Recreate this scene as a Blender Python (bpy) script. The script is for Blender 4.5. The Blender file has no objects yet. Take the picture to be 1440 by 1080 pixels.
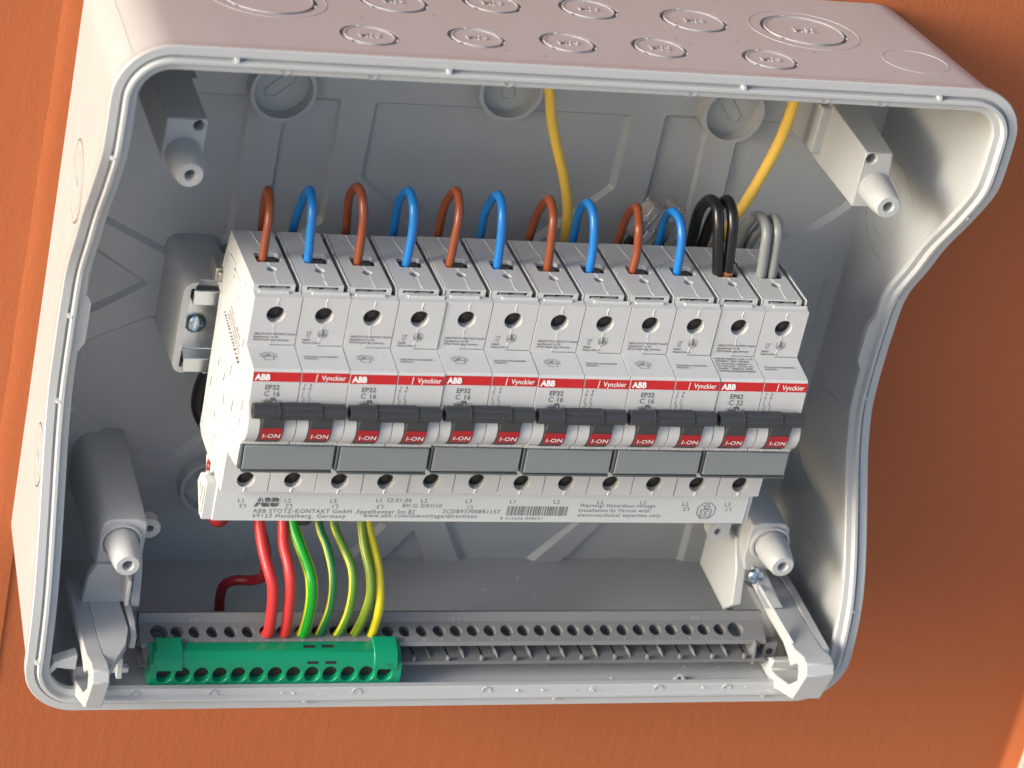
import bpy, bmesh, math, random
from mathutils import Vector, Matrix
from mathutils import geometry as mgeo
random.seed(4)
MM = 0.001
scene = bpy.context.scene
COL = scene.collection
R = math.radians

# ------------------------------------------------------------ camera
cd = bpy.data.cameras.new('camera'); cam = bpy.data.objects.new('camera', cd); COL.objects.link(cam)
rt = Vector((0.9452758759, -0.2639280846, 0.1918214915)).normalized()
bk = Vector((-0.3256736507, -0.7988439009, 0.5057520096)).normalized()
up = bk.cross(rt).normalized()
rm = Matrix((rt, up, bk)).transposed().to_4x4()
cam.matrix_world = Matrix.Translation(Vector((-281.935, -989.864, 605.136)) * MM) @ rm
cd.sensor_width = 36; cd.lens = 114.345; cd.clip_start = 0.05; cd.clip_end = 50
cd.dof.use_dof = True; cd.dof.focus_distance = 1.205; cd.dof.aperture_fstop = 16
scene.camera = cam
# ------------------------------------------------------------ light
SUN_TO = Vector((0.92, 0.22, -0.29)).normalized()        # travel direction of the light
w = bpy.data.worlds.new('World'); scene.world = w; w.use_nodes = True
nt = w.node_tree; bg = nt.nodes['Background']
sky = nt.nodes.new('ShaderNodeTexSky'); sky.sky_type = 'NISHITA'; sky.sun_disc = False
el = math.asin(-SUN_TO.z)
sky.sun_elevation = el; sky.sun_rotation = math.atan2(-SUN_TO.x, -SUN_TO.y)
sky.air_density = 0.75; sky.dust_density = 3.2; sky.ozone_density = 0.6
bg.inputs[1].default_value = 0.15
nt.links.new(sky.outputs[0], bg.inputs[0])
sl = bpy.data.lights.new('sun', 'SUN'); so = bpy.data.objects.new('sun', sl); COL.objects.link(so)
sl.energy = 1.65; sl.angle = R(22); sl.color = (1.0, 1.0, 1.0)
so.rotation_euler = (-SUN_TO).to_track_quat('Z', 'Y').to_euler()
scene.view_settings.view_transform = 'Standard'; scene.view_settings.look = 'None'
scene.view_settings.exposure = 1.0; scene.view_settings.gamma = 1.0
scene.render.engine = 'CYCLES'

# ------------------------------------------------------------ materials
def mat(name, col, rough=0.45, metal=0.0, bump=0.0, bscale=900, var=0.0, coat=0.0, spec=0.5, trans=0.0, vscale=60, sss=0.0):
    m = bpy.data.materials.new(name); m.use_nodes = True
    n = m.node_tree.nodes; l = m.node_tree.links; b = n['Principled BSDF']
    b.inputs['Base Color'].default_value = (*col, 1); b.inputs['Roughness'].default_value = rough
    b.inputs['Metallic'].default_value = metal; b.inputs['Specular IOR Level'].default_value = spec
    b.inputs['Coat Weight'].default_value = coat; b.inputs['Transmission Weight'].default_value = trans
    tc = n.new('ShaderNodeTexCoord')
    if var > 0:
        nz = n.new('ShaderNodeTexNoise'); nz.inputs['Scale'].default_value = vscale; nz.inputs['Detail'].default_value = 5
        l.new(tc.outputs['Object'], nz.inputs['Vector'])
        mx = n.new('ShaderNodeMixRGB'); mx.blend_type = 'MIX'
        mx.inputs[1].default_value = (*[c*(1-var) for c in col], 1); mx.inputs[2].default_value = (*[min(1, c*(1+var)) for c in col], 1)
        l.new(nz.outputs['Fac'], mx.inputs[0]); l.new(mx.outputs[0], b.inputs['Base Color'])
        mr = n.new('ShaderNodeMapRange'); mr.inputs[3].default_value = rough*0.8; mr.inputs[4].default_value = min(1, rough*1.25)
        l.new(nz.outputs['Fac'], mr.inputs[0]); l.new(mr.outputs[0], b.inputs['Roughness'])
    if bump > 0:
        n2 = n.new('ShaderNodeTexNoise'); n2.inputs['Scale'].default_value = bscale; n2.inputs['Detail'].default_value = 3
        l.new(tc.outputs['Object'], n2.inputs['Vector'])
        bp = n.new('ShaderNodeBump'); bp.inputs['Strength'].default_value = bump; bp.inputs['Distance'].default_value = 0.0002
        l.new(n2.outputs['Fac'], bp.inputs['Height']); l.new(bp.outputs[0], b.inputs['Normal'])
    return m
M = {}
M['shell'] = mat('light_grey_abs', (0.415, 0.433, 0.437), 0.36, bump=0.25, bscale=1500, var=0.03)
M['inner'] = M['shell']
M['mcb'] = mat('breaker_plastic', (0.483, 0.495, 0.493), 0.42, bump=0.3, bscale=1800, var=0.045, vscale=90)
M['seam'] = mat('moulding_seam', (0.68, 0.68, 0.67), 0.5)
M['handle'] = mat('charcoal_plastic', (0.035, 0.038, 0.042), 0.42, bump=0.3, bscale=1500)
M['red'] = mat('red_label', (0.31, 0.007, 0.012), 0.4)
M['stripe'] = mat('red_stripe_print', (0.46, 0.012, 0.014), 0.38)
M['ink'] = mat('grey_ink', (0.10, 0.10, 0.115), 0.6)
M['inklight'] = mat('faint_grey_ink', (0.17, 0.17, 0.18), 0.6)
M['white'] = mat('white_ink', (0.82, 0.80, 0.78), 0.5)
M['cover'] = mat('smoked_clear_cover', (0.165, 0.19, 0.194), 0.14, coat=0.5, bump=0.1, bscale=80, var=0.05)
M['covdark'] = mat('cover_edge', (0.12, 0.135, 0.135), 0.2, trans=0.3)
M['hole'] = mat('dark_cavity', (0.012, 0.012, 0.013), 0.7)  # near-black that paints shade into holes, slots and gaps; also cable cores
M['zinc'] = mat('zinc_plated_steel', (0.66, 0.69, 0.70), 0.36, metal=1.0, bump=0.5, bscale=500, var=0.15, vscale=200)
M['screw'] = mat('blued_zinc_screw', (0.50, 0.60, 0.66), 0.16, metal=1.0, bump=0.2, bscale=900)
M['darkmetal'] = mat('terminal_steel', (0.06, 0.055, 0.05), 0.45, metal=0.9, bump=0.5)
M['clampmetal'] = mat('clamp_steel', (0.42, 0.40, 0.36), 0.38, metal=0.8, bump=0.4)
M['carrier'] = mat('dark_grey_carrier', (0.165, 0.17, 0.176), 0.5, bump=0.3, var=0.08)
M['carriertxt'] = mat('embossed_grey', (0.30, 0.31, 0.33), 0.5)
M['green'] = mat('green_terminal', (0.0, 0.235, 0.108), 0.34, bump=0.2, var=0.05)
M['bar'] = mat('white_busbar_housing', (0.51, 0.535, 0.53), 0.45, bump=0.2, bscale=1500)
M['brown'] = mat('brown_pvc', (0.235, 0.058, 0.022), 0.33, bump=0.15)
M['blue'] = mat('blue_pvc', (0.012, 0.17, 0.50), 0.33, bump=0.15)
M['black'] = mat('black_pvc', (0.010, 0.010, 0.011), 0.28, bump=0.15)
M['grey'] = mat('grey_pvc', (0.20, 0.215, 0.21), 0.36, bump=0.15)
M['yellow'] = mat('yellow_jacket', (0.78, 0.50, 0.075), 0.55, bump=0.4, bscale=1200, var=0.06)
M['redw'] = mat('red_pvc', (0.47, 0.028, 0.028), 0.42, bump=0.15)
M['darkred'] = mat('dark_red_pvc', (0.20, 0.010, 0.014), 0.4, bump=0.15)
M['clear'] = mat('clear_polycarbonate', (0.85, 0.87, 0.88), 0.07, trans=0.75)
M['cream'] = mat('cream_paint', (0.70, 0.64, 0.54), 0.5, bump=0.2, bscale=300)
M['clampdark'] = mat('recessed_clamp', (0.16, 0.145, 0.125), 0.4, metal=0.7, bump=0.4)
M['copper'] = mat('bare_copper', (0.75, 0.33, 0.18), 0.3, metal=1.0)
def earth(name, base, stripe, lo, hi):
    m = mat(name, base, 0.4); n = m.node_tree.nodes; l = m.node_tree.links
    uv = n.new('ShaderNodeUVMap'); sp = n.new('ShaderNodeSeparateXYZ'); l.new(uv.outputs[0], sp.inputs[0])
    a = n.new('ShaderNodeMath'); a.operation = 'GREATER_THAN'; a.inputs[1].default_value = lo
    c = n.new('ShaderNodeMath'); c.operation = 'LESS_THAN'; c.inputs[1].default_value = hi
    l.new(sp.outputs[0], a.inputs[0]); l.new(sp.outputs[0], c.inputs[0])
    q = n.new('ShaderNodeMath'); q.operation = 'MULTIPLY'; l.new(a.outputs[0], q.inputs[0]); l.new(c.outputs[0], q.inputs[1])
    mx = n.new('ShaderNodeMixRGB'); mx.inputs[1].default_value = (*base, 1); mx.inputs[2].default_value = (*stripe, 1)
    l.new(q.outputs[0], mx.inputs[0]); l.new(mx.outputs[0], n['Principled BSDF'].inputs['Base Color'])
    return m
YL = (0.62, 0.60, 0.035)
def wallmat():
    m = bpy.data.materials.new('orange_wall_paint'); m.use_nodes = True
    n = m.node_tree.nodes; l = m.node_tree.links; b = n['Principled BSDF']
    b.inputs['Roughness'].default_value = 0.72; b.inputs['Specular IOR Level'].default_value = 0.3
    tc = n.new('ShaderNodeTexCoord')
    n1 = n.new('ShaderNodeTexNoise'); n1.inputs['Scale'].default_value = 14; n1.inputs['Detail'].default_value = 6
    n2 = n.new('ShaderNodeTexNoise'); n2.inputs['Scale'].default_value = 900; n2.inputs['Detail'].default_value = 3
    mp = n.new('ShaderNodeMapping'); mp.inputs['Scale'].default_value = (1, 1, 0.16); l.new(tc.outputs['Object'], mp.inputs[0])
    n3 = n.new('ShaderNodeTexNoise'); n3.inputs['Scale'].default_value = 260; n3.inputs['Detail'].default_value = 4
    l.new(tc.outputs['Object'], n1.inputs['Vector']); l.new(tc.outputs['Object'], n2.inputs['Vector']); l.new(mp.outputs[0], n3.inputs['Vector'])
    cr = n.new('ShaderNodeMixRGB'); cr.inputs[1].default_value = (0.360, 0.100, 0.034, 1); cr.inputs[2].default_value = (0.395, 0.113, 0.039, 1)
    l.new(n1.outputs['Fac'], cr.inputs[0]); l.new(cr.outputs[0], b.inputs['Base Color'])
    ad = n.new('ShaderNodeMath'); ad.operation = 'ADD'; l.new(n2.outputs['Fac'], ad.inputs[0]); l.new(n3.outputs['Fac'], ad.inputs[1])
    bp = n.new('ShaderNodeBump'); bp.inputs['Strength'].default_value = 0.4; bp.inputs['Distance'].default_value = 0.00045
    l.new(ad.outputs[0], bp.inputs['Height']); l.new(bp.outputs[0], b.inputs['Normal'])
    return m
M['wall'] = wallmat()

# ------------------------------------------------------------ helpers; all shapes in mm as (X right, D out of wall, Z up)
def W(p): return Vector((p[0]*MM, -p[1]*MM, p[2]*MM))
class MB:
    def __init__(s): s.v = []; s.f = []; s.uv = {}
    def add(s, vs, fs):
        o = len(s.v); s.v += [tuple(v) for v in vs]; s.f += [tuple(i+o for i in f) for f in fs]; return s
    def box(s, x0, x1, d0, d1, z0, z1):
        return s.add([(x, d, z) for x in (x0, x1) for d in (d0, d1) for z in (z0, z1)],
                     [(0, 1, 3, 2), (4, 6, 7, 5), (0, 4, 5, 1), (2, 3, 7, 6), (0, 2, 6, 4), (1, 5, 7, 3)])
    def prism_x(s, prof, x0, x1):       # profile of (d,z) extruded along X
        n = len(prof)
        return s.add([(x0, d, z) for d, z in prof] + [(x1, d, z) for d, z in prof],
                     [tuple(range(n)), tuple(range(2*n-1, n-1, -1))] + [(i, (i+1) % n, n+(i+1) % n, n+i) for i in range(n)])
    def prism_d(s, poly, d0, d1, top=None):       # polygon of (X,z) extruded along D
        n = len(poly); t = top or poly
        return s.add([(x, d0, z) for x, z in poly] + [(x, d1, z) for x, z in t],
                     [tuple(range(n)), tuple(range(2*n-1, n-1, -1))] + [(i, (i+1) % n, n+(i+1) % n, n+i) for i in range(n)])
    def cone(s, a, b, r0, r1, n=24, caps=True):
        a = Vector(a); b = Vector(b); ax = (b-a).normalized()
        u = ax.orthogonal().normalized(); v = ax.cross(u)
        vs = [a+(u*math.cos(t)+v*math.sin(t))*r0 for t in [2*math.pi*i/n for i in range(n)]]
        vs += [b+(u*math.cos(t)+v*math.sin(t))*r1 for t in [2*math.pi*i/n for i in range(n)]]
        fs = [(i, (i+1) % n, n+(i+1) % n, n+i) for i in range(n)]
        if caps: fs += [tuple(range(n)), tuple(range(2*n-1, n-1, -1))]
        return s.add(vs, fs)
    def lathe(s, a, ax, prof, n=32, closed=False):     # prof of (r, h) along the axis
        a = Vector(a); ax = Vector(ax).normalized(); u = ax.orthogonal().normalized(); v = ax.cross(u)
        m = len(prof); vs = []
        for r, h in prof:
            for i in range(n):
                t = 2*math.pi*i/n; vs.append(a+ax*h+(u*math.cos(t)+v*math.sin(t))*r)
        fs = [(j*n+i, j*n+(i+1) % n, (j+1)*n+(i+1) % n, (j+1)*n+i) for j in range(m-1) for i in range(n)]
        if closed: fs += [((m-1)*n+i, (m-1)*n+(i+1) % n, (i+1) % n, i) for i in range(n)]
        else:
            if prof[0][0] > 0: fs.append(tuple(range(n)))
            if prof[-1][0] > 0: fs.append(tuple(range(m*n-1, (m-1)*n-1, -1)))
        return s.add(vs, fs)
    def tube(s, pts, r, n=14, sub=8, uv=False):
        P = spline(pts, sub); N = len(P); rings = []
        T = [(P[min(i+1, N-1)]-P[max(i-1, 0)]).normalized() for i in range(N)]
        u = T[0].orthogonal().normalized()
        # start frame pointing towards +D so stripes are repeatable
        ref = Vector((0, 1, 0)); u = (ref-T[0]*ref.dot(T[0])).normalized()
        vs = []; uvs = []
        for i in range(N):
            u = (u-T[i]*u.dot(T[i])).normalized(); v = T[i].cross(u)
            rr = r(i/(N-1)) if callable(r) else r
            for k in range(n):
                t = 2*math.pi*k/n; vs.append(P[i]+(u*math.cos(t)+v*math.sin(t))*rr)
        o = len(s.v); fs = []
        for i in range(N-1):
            for k in range(n):
                fs.append((i*n+k, i*n+(k+1) % n, (i+1)*n+(k+1) % n, (i+1)*n+k))
                s.uv[len(s.f)+len(fs)-1] = [(k/n, i/N), ((k+1)/n, i/N), ((k+1)/n, (i+1)/N), (k/n, (i+1)/N)]
        fs += [tuple(range(n)), tuple(range(N*n-1, (N-1)*n-1, -1))]
        return s.add(vs, fs)
    def mesh(s, name, smooth=True, ang=38):
        me = bpy.data.meshes.new(name); me.from_pydata([W(v) for v in s.v], [], s.f)
        if s.uv:
            ul = me.uv_layers.new(name='UVMap')
            for fi, co in s.uv.items():
                p = me.polygons[fi]
                for li, c in zip(p.loop_indices, co): ul.data[li].uv = c
        bm = bmesh.new(); bm.from_mesh(me); bmesh.ops.recalc_face_normals(bm, faces=bm.faces); bm.to_mesh(me); bm.free()
        fin(me, smooth, ang); return me
def fin(me, smooth=True, ang=38):
    if smooth and len(me.polygons):
        me.polygons.foreach_set('use_smooth', [True]*len(me.polygons)); me.set_sharp_from_angle(angle=R(ang))
def spline(pts, sub=8):
    pts = [Vector(p) for p in pts]
    if sub <= 1 or len(pts) < 3: return pts
    P = [pts[0]*2-pts[1]]+pts+[pts[-1]*2-pts[-2]]; out = []
    for i in range(1, len(P)-2):
        a, b, c, d = P[i-1:i+3]
        for k in range(sub):
            t = k/sub
            out.append(0.5*((2*b)+(c-a)*t+(2*a-5*b+4*c-d)*t*t+(3*b-a-3*c+d)*t**3))
    out.append(pts[-1]); return out
def obj(name, mb, m, parent=None, bevel=0.0, smooth=True, ang=38, mesh=None, seg=2):
    me = mesh or mb.mesh(name, smooth, ang)
    if m is not None and not me.materials: me.materials.append(m)
    o = bpy.data.objects.new(name, me); COL.objects.link(o)
    if parent is not None:
        o.parent = parent
    if bevel > 0:
        b = o.modifiers.new('bevel', 'BEVEL'); b.width = bevel*MM; b.segments = seg; b.limit_method = 'ANGLE'; b.angle_limit = R(35); b.harden_normals = False
    return o
def bake(o):
    dg = bpy.context.evaluated_depsgraph_get(); ev = o.evaluated_get(dg)
    me = bpy.data.meshes.new_from_object(ev); old = o.data; o.modifiers.clear(); o.data = me; return o
def cut(o, *mbs, ang=38):
    """boolean difference with closed cutter solids"""
    for mb in mbs:
        c = bpy.data.objects.new('cutter', mb.mesh('cutter', False)); COL.objects.link(c)
        c.data.materials.append(o.data.materials[0])
        md = o.modifiers.new('b', 'BOOLEAN'); md.operation = 'DIFFERENCE'; md.solver = 'EXACT'; md.object = c
        bpy.context.view_layer.update(); bake(o); bpy.data.objects.remove(c)
    fin(o.data, True, ang); return o
def tag(o, label=None, cat=None, group=None, kind=None):
    if label: o['label'] = label
    if cat: o['category'] = cat
    if group: o['group'] = group
    if kind: o['kind'] = kind
    return o
def thing(name, label, cat, loc=(0, 0, 0), group=None):
    o = bpy.data.objects.new(name, None); COL.objects.link(o); o.location = W(loc); o.empty_display_size = 0.01
    return tag(o, label, cat, group)
_tc = {}
def textmesh(s, size, bold=0.0, align='LEFT', sp=1.0, line=1.0, ext=0.0, shear=0.0):
    k = (s, size, bold, align, sp, line, ext, shear)
    if k in _tc: return _tc[k]
    cu = bpy.data.curves.new('t', 'FONT'); cu.body = s; cu.size = size*MM; cu.offset = bold*MM; cu.align_x = align; cu.space_character = sp
    cu.space_line = line; cu.resolution_u = 2; cu.extrude = ext*MM; cu.shear = shear; cu.fill_mode = 'BOTH'
    t = bpy.data.objects.new('t', cu); COL.objects.link(t); bpy.context.view_layer.update()
    me = bpy.data.meshes.new_from_object(t.evaluated_get(bpy.context.evaluated_depsgraph_get()))
    bpy.data.objects.remove(t); me.materials.clear(); _tc[k] = me; return me
class Print:
    """collects flat lettering and line art into one mesh"""
    def __init__(s): s.bm = bmesh.new()
    def text(s, st, size, org, rgt=(1, 0, 0), upv=(0, 0, 1), skew=False, xs=1.0, **k):
        me = textmesh(st, size, **k); r = W(rgt).normalized(); u = W(upv).normalized(); u = u if skew else (u-r*u.dot(r)).normalized(); n = r.cross(u).normalized()
        mx = Matrix((r*xs, u, n)).transposed().to_4x4(); mx.translation = W(org)
        tmp = me.copy(); tmp.transform(mx); s.bm.from_mesh(tmp); bpy.data.meshes.remove(tmp); return s
    def quad(s, a, b, c, d):
        s.bm.faces.new([s.bm.verts.new(W(p)) for p in (a, b, c, d)]); return s
    def line(s, pts, wd, org, rgt=(1, 0, 0), upv=(0, 0, 1), closed=False):
        r = Vector(rgt).normalized(); u = Vector(upv).normalized(); o = Vector(org)
        P = [Vector(p) for p in pts]+([Vector(pts[0])] if closed else [])
        for a, b in zip(P, P[1:]):
            t = (b-a); 
            if t.length < 1e-6: continue
            t = t.normalized()*wd/2; q = Vector((-t.y, t.x))
            s.quad(*[tuple(o+r*c.x+u*c.y) for c in (a-t+q, a-t-q, b+t-q, b+t+q)])
        return s
    def obj(s, name, m, parent):
        me = bpy.data.meshes.new(name); s.bm.to_mesh(me); s.bm.free(); me.materials.append(m)
        return obj(name, None, None, parent, mesh=me)
def circ(cx, cy, r, n=18): return [(cx+r*math.cos(2*math.pi*i/n), cy+r*math.sin(2*math.pi*i/n)) for i in range(n)]
def copy_tree(o, parent=None):
    c = o.copy(); COL.objects.link(c); c.parent = parent
    for ch in list(o.children): copy_tree(ch, c)
    return c
def screwhead(mb, c, ax, r, h):
    mb.lathe(c, ax, [(r, 0), (r, h*0.35), (r*0.86, h*0.75), (r*0.55, h), (0.001, h*1.05)], 28)

# ------------------------------------------------------------ unseen pale sheet added below to bounce light upward, and the wall
g = MB().add([(-9000, -37, -760), (9000, -37, -760), (9000, 12000, -760), (-9000, 12000, -760)], [(0, 1, 2, 3)])
M['ground'] = mat('pale_paving', (0.46, 0.44, 0.41), 0.8, bump=0.3, var=0.1, vscale=6)
tag(obj('ground', g, M['ground'], smooth=False), kind='structure')
WD = -37.0
mb = MB(); N = 60
xs = [-900, -300]+[-200+i*10 for i in range(0, 62)]; xs = [x for x in xs if x < 413]+[412.5, 413.2, 415.5]
def wz(x): return WD+(0 if x < 412.6 else (1.2 if x < 414 else 8.0))
zs = [-900, -300, -100, 0, 100, 300, 900]
vs = [(x, wz(x), z) for z in zs for x in xs]; nx = len(xs)
mb.add(vs, [(j*nx+i, j*nx+i+1, (j+1)*nx+i+1, (j+1)*nx+i) for j in range(len(zs)-1) for i in range(nx-1)])
o = obj('wall', mb, M['wall'], ang=60); tag(o, kind='structure')
# raised lip of old paint and filler that runs down beside the box
mb = MB(); pr = []
zz = [-190+i*9 for i in range(0, 50)]
for k, z in enumerate(zz):
    j = 0.5*math.sin(z*0.11)+0.35*math.sin(z*0.37+1)
    xl = -61.2-(z*-0.012)+j*0.5
    for x, d in ((xl-1.6, WD-0.02), (xl, WD+0.35), (xl+1.6, WD+0.6), (xl+4, WD+0.7), (-52.0, WD+0.7)): pr.append((x, d+0.06*j, z))
mb.add(pr, [(k*5+i, k*5+i+1, (k+1)*5+i+1, (k+1)*5+i) for k in range(len(zz)-1) for i in range(4)])
o = obj('wall_paint_ridge', mb, M['wall'], ang=60); tag(o, kind='structure')
# door frame beyond the right end of the wall
t = thing('door_frame', 'pale cream frame edge in the bottom right corner beyond the orange wall', 'frame', (417, WD, -500))
obj('frame_board', MB().box(-1.4, 90, 0, 9.0, -400, 1200), M['cream'], t, bevel=0.8)
obj('frame_stop', MB().box(22, 44, 9.0, 20, -400, 1200), M['cream'], t, bevel=0.8)

# ------------------------------------------------------------ the enclosure
ENC = thing('electrical_enclosure', 'open light grey plastic wall box with curved rim holding the row of breakers', 'electrical box')
X0, X1, Z0, Z1 = -61.0, 267.0, -133.8, 141.0
PROF = [(150, 57.6), (118, 57.8), (106, 57.6), (100, 56.6), (94, 53), (82, 45.3), (65, 33), (50, 25.4), (42, 20.2), (35, 16.4), (28, 14.7), (10, 13.8), (-6, 13.8), (-20, 14.8), (-30, 18.6), (-38, 22.2), (-56, 33.2), (-73, 43.2), (-84, 48.4), (-92, 51), (-100, 52.6), (-112, 53.8), (-150, 54.2)]
def DR(z):
    for (za, da), (zb, db) in zip(PROF, PROF[1:]):
        if zb <= z <= za: return da+(db-da)*(za-z)/(za-zb)
    return 54
def DRs(z): return sum(DR(z+k) for k in (-4, -2, 0, 2, 4))/5
def bounds(d):
    q = 57-d; return (X0+q*0.070, X1-q*0.027, Z0+q*0.045, Z1-q*0.126)
def rrloop(x0, x1, z0, z1, r, nc=10, nside=70, ntop=12):
    pts = []
    def arc(cx, cz, a0):
        for i in range(nc+1):
            a = a0+math.pi/2*i/nc; pts.append((cx+r*math.cos(a), cz+r*math.sin(a), math.cos(a), math.sin(a)))
    arc(x1-r, z1-r, 0)
    for i in range(1, ntop): pts.append((x1-r+(x0+r-x1+r)*i/ntop, z1, 0, 1))
    arc(x0+r, z1-r, math.pi/2)
    for i in range(1, nside): pts.append((x0, z1-r+(z0+r-z1+r)*i/nside, -1, 0))
    arc(x0+r, z0+r, math.pi)
    for i in range(1, ntop): pts.append((x0+r+(x1-r-x0-r)*i/ntop, z0, 0, -1))
    arc(x1-r, z0+r, 1.5*math.pi)
    for i in range(1, nside): pts.append((x1, z0+r+(z1-r-z0-r)*i/nside, 1, 0))
    return pts
REF = rrloop(X0, X1, Z0, Z1, 19)
def at(p, inset, d):
    x, z, nx_, nz_ = p; b = bounds(d)
    fx = (x-X0)/(X1-X0); fz = (z-Z0)/(Z1-Z0)
    return (b[0]+(b[1]-b[0])*fx-nx_*inset, d, b[2]+(b[3]-b[2])*fz-nz_*inset)
NL = len(REF)
def ring(insetf, df): return [at(p, insetf(p) if callable(insetf) else insetf, df(p)) for p in REF]
def band(mb, r0, r1):
    pass
def sweep(rings, close=False):
    mb = MB(); vs = [v for r in rings for v in r]; n = NL; fs = []
    m = len(rings)
    for j in range(m-1 if not close else m):
        a = j*n; b = ((j+1) % m)*n
        fs += [(a+i, a+(i+1) % n, b+(i+1) % n, b+i) for i in range(n)]
    mb.add(vs, fs); return mb
BACK_OUT, BACK_IN = WD+0.15, -34.0
def mixd(f, a): return lambda p: a+(DRs(p[1])-a)*f
TH = 3.0
outer = [ring(0, lambda p: BACK_OUT), ring(0, mixd(0.33, BACK_OUT)), ring(0, mixd(0.66, BACK_OUT)), ring(0, lambda p: DRs(p[1])-6.0)]
inner = [ring(3.4, lambda p: DRs(p[1])-6.0), ring(3.1, mixd(0.66, BACK_IN)), ring(2.8, mixd(0.33, BACK_IN)), ring(2.5, lambda p: BACK_IN)]
mb = sweep(outer+inner); m = 8
mb.f.append(tuple(range(NL))); mb.f.append(tuple(reversed(range(7*NL, 8*NL))))
shell = obj('shell', mb, M['shell'], ENC, ang=50)
# knockouts: ring grooves cut into the top and left panels
def topz(d): return bounds(d)[3]
slope = Vector((0, 1, 0.126)).normalized(); nrm_top = Vector((0, -0.126, 1)).normalized()
top_ko = [(28.8, 33.2, 10.3, 'M20'), (68.3, 29.3, 10.3, 'M20'), (101.8, 29.2, 10.3, 'M20'), (136.0, 29.0, 10.3, 'M20'), (176.0, 34.6, 10.3, 'M20'),
          (202.6, 0.4, 16.4, 'M32'), (160.6, -3.4, 12.6, 'M20'), (121.8, -9.2, 11.0, 'M20'), (85.3, -9.4, 11.0, 'M20'), (47.5, -5.0, 12.6, 'M25'), (0.9, -0.6, 17.5, 'M32')]
def groove(c, ax, r, wd, dep):
    return MB().lathe(Vector(c)-Vector(ax)*dep, ax, [(r-wd, 0), (r, 0), (r, dep+2), (r-wd, dep+2)], 56, closed=True)
for x, d, r, s in top_ko:
    cut(shell, groove((x, d, topz(d)), nrm_top, r, 1.5, 2.0), ang=50)
nrm_left = Vector((-1, -0.070, 0)).normalized()
def leftx(d): return bounds(d)[0]
left_ko = [(6.5, 62.5, 15.0), (7.0, -52.0, 12.0)]
for d, z, r in left_ko:
    cut(shell, groove((leftx(d), d, z), nrm_left, r, 0.7, 1.2), ang=50)
fin(shell.data, True, 50)
for x, d, r, s in top_ko:
    k = MB(); c = Vector((x, d, topz(d)))
    k.lathe(c+nrm_top*0.02, nrm_top, [(r-2.0, 0), (r-2.0, 0.2), (r-1.4, 0.2), (r-1.4, 0)], 56, closed=True)
    for a in (0.4, 0.4+2.1, 0.4+4.2):     # the little bridges that hold the disc
        q = c+Vector((math.cos(a), 0, 0))*(r-0.4)+slope*math.sin(a)*(r-0.4)
        k.cone(q-nrm_top*0.9, q+nrm_top*0.15, 0.75, 0.55, 8)
    o = obj('knockout', k, M['shell'], ENC)
    if s == 'M20' and d < 20 and False: continue
    P_ = Print(); P_.text(s, 5.6 if r < 14 else 6.2, c+nrm_top*0.16+slope*1.9, (1, 0, 0), slope*-1, align='CENTER', bold=0.04, ext=0.12, xs=0.8)
    P_.obj('embossed_size', M['shell'], o)
for d, z, r in left_ko:
    k = MB(); c = Vector((leftx(d), d, z))
    k.lathe(c+nrm_left*0.02, nrm_left, [(r-1.5, 0), (r-1.5, 0.2), (r-0.85, 0.2), (r-0.85, 0)], 56, closed=True)
    k.lathe(c+nrm_left*0.02, nrm_left, [(r-4.6, 0), (r-4.6, 0.12), (r-4.3, 0.12), (r-4.3, 0)], 56, closed=True)
    o = obj('knockout', k, M['shell'], ENC)
    P_ = Print(); P_.text('M25', 3.4, c+nrm_left*0.12-Vector((0, 0, 1.2)), (-0.07, 1, 0), (0, 0, 1), align='CENTER', bold=0.05, ext=0.1)
    P_.obj('embossed_size', M['shell'], o)
# faint moulded circles on the top panel and inside the right wall
def thinring(c, ax, r, wd=0.28, h=0.12):
    mb = MB(); obj('mould_ring', mb.lathe(Vector(c), ax, [(r, -0.05), (r, h), (r+wd, h), (r+wd, -0.05)], 60, closed=True), M['shell'], ENC)
thinring((202.6, 0.4, topz(0.4)), nrm_top, 20.5)
thinring((235.5, 28, topz(28)), nrm_top, 12)
thinring((0.9, -0.6, topz(-0.6)), nrm_top, 20.6)
nr = Vector((-1, 0.027, 0)).normalized()
for d, z, r in ((-9, 55, 19.5), (-12, 55, 12.0), (-10, -52, 21.0), (6, -100, 10)):
    thinring((bounds(d)[1]-3.05, d, z), nr, r, 0.3, 0.07)
kc = 11+11+5     # index of the middle of the top left corner arc
cp_ = [at(REF[kc], -0.02, BACK_OUT+(DRs(REF[kc][1])-6-BACK_OUT)*i/6) for i in range(7)]
obj('mould_line', MB().tube(cp_, 0.16, 6, 1), M['shell'], ENC)
# rim: outer step, ridge, inner channel swept round the opening
def rd(k): return lambda p: DRs(p[1])+k
rimprof = [(0.0, -6.4), (-0.9, -5.6), (-1.1, -5.0), (-1.1, -1.2), (-0.7, -0.8), (2.2, -0.8), (2.5, -2.0), (3.2, -2.0), (3.5, 0.5), (3.8, 0.9), (4.9, 0.9), (5.2, 0.5), (5.5, -1.2), (7.7, -1.4), (8.0, -1.8), (7.9, -4.0), (6.4, -6.0), (3.6, -9.0), (2.8, -9.2)]
mb = sweep([ring(i, rd(k)) for i, k in rimprof], close=True)
obj('rim', mb, M['shell'], ENC, ang=32)
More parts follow.
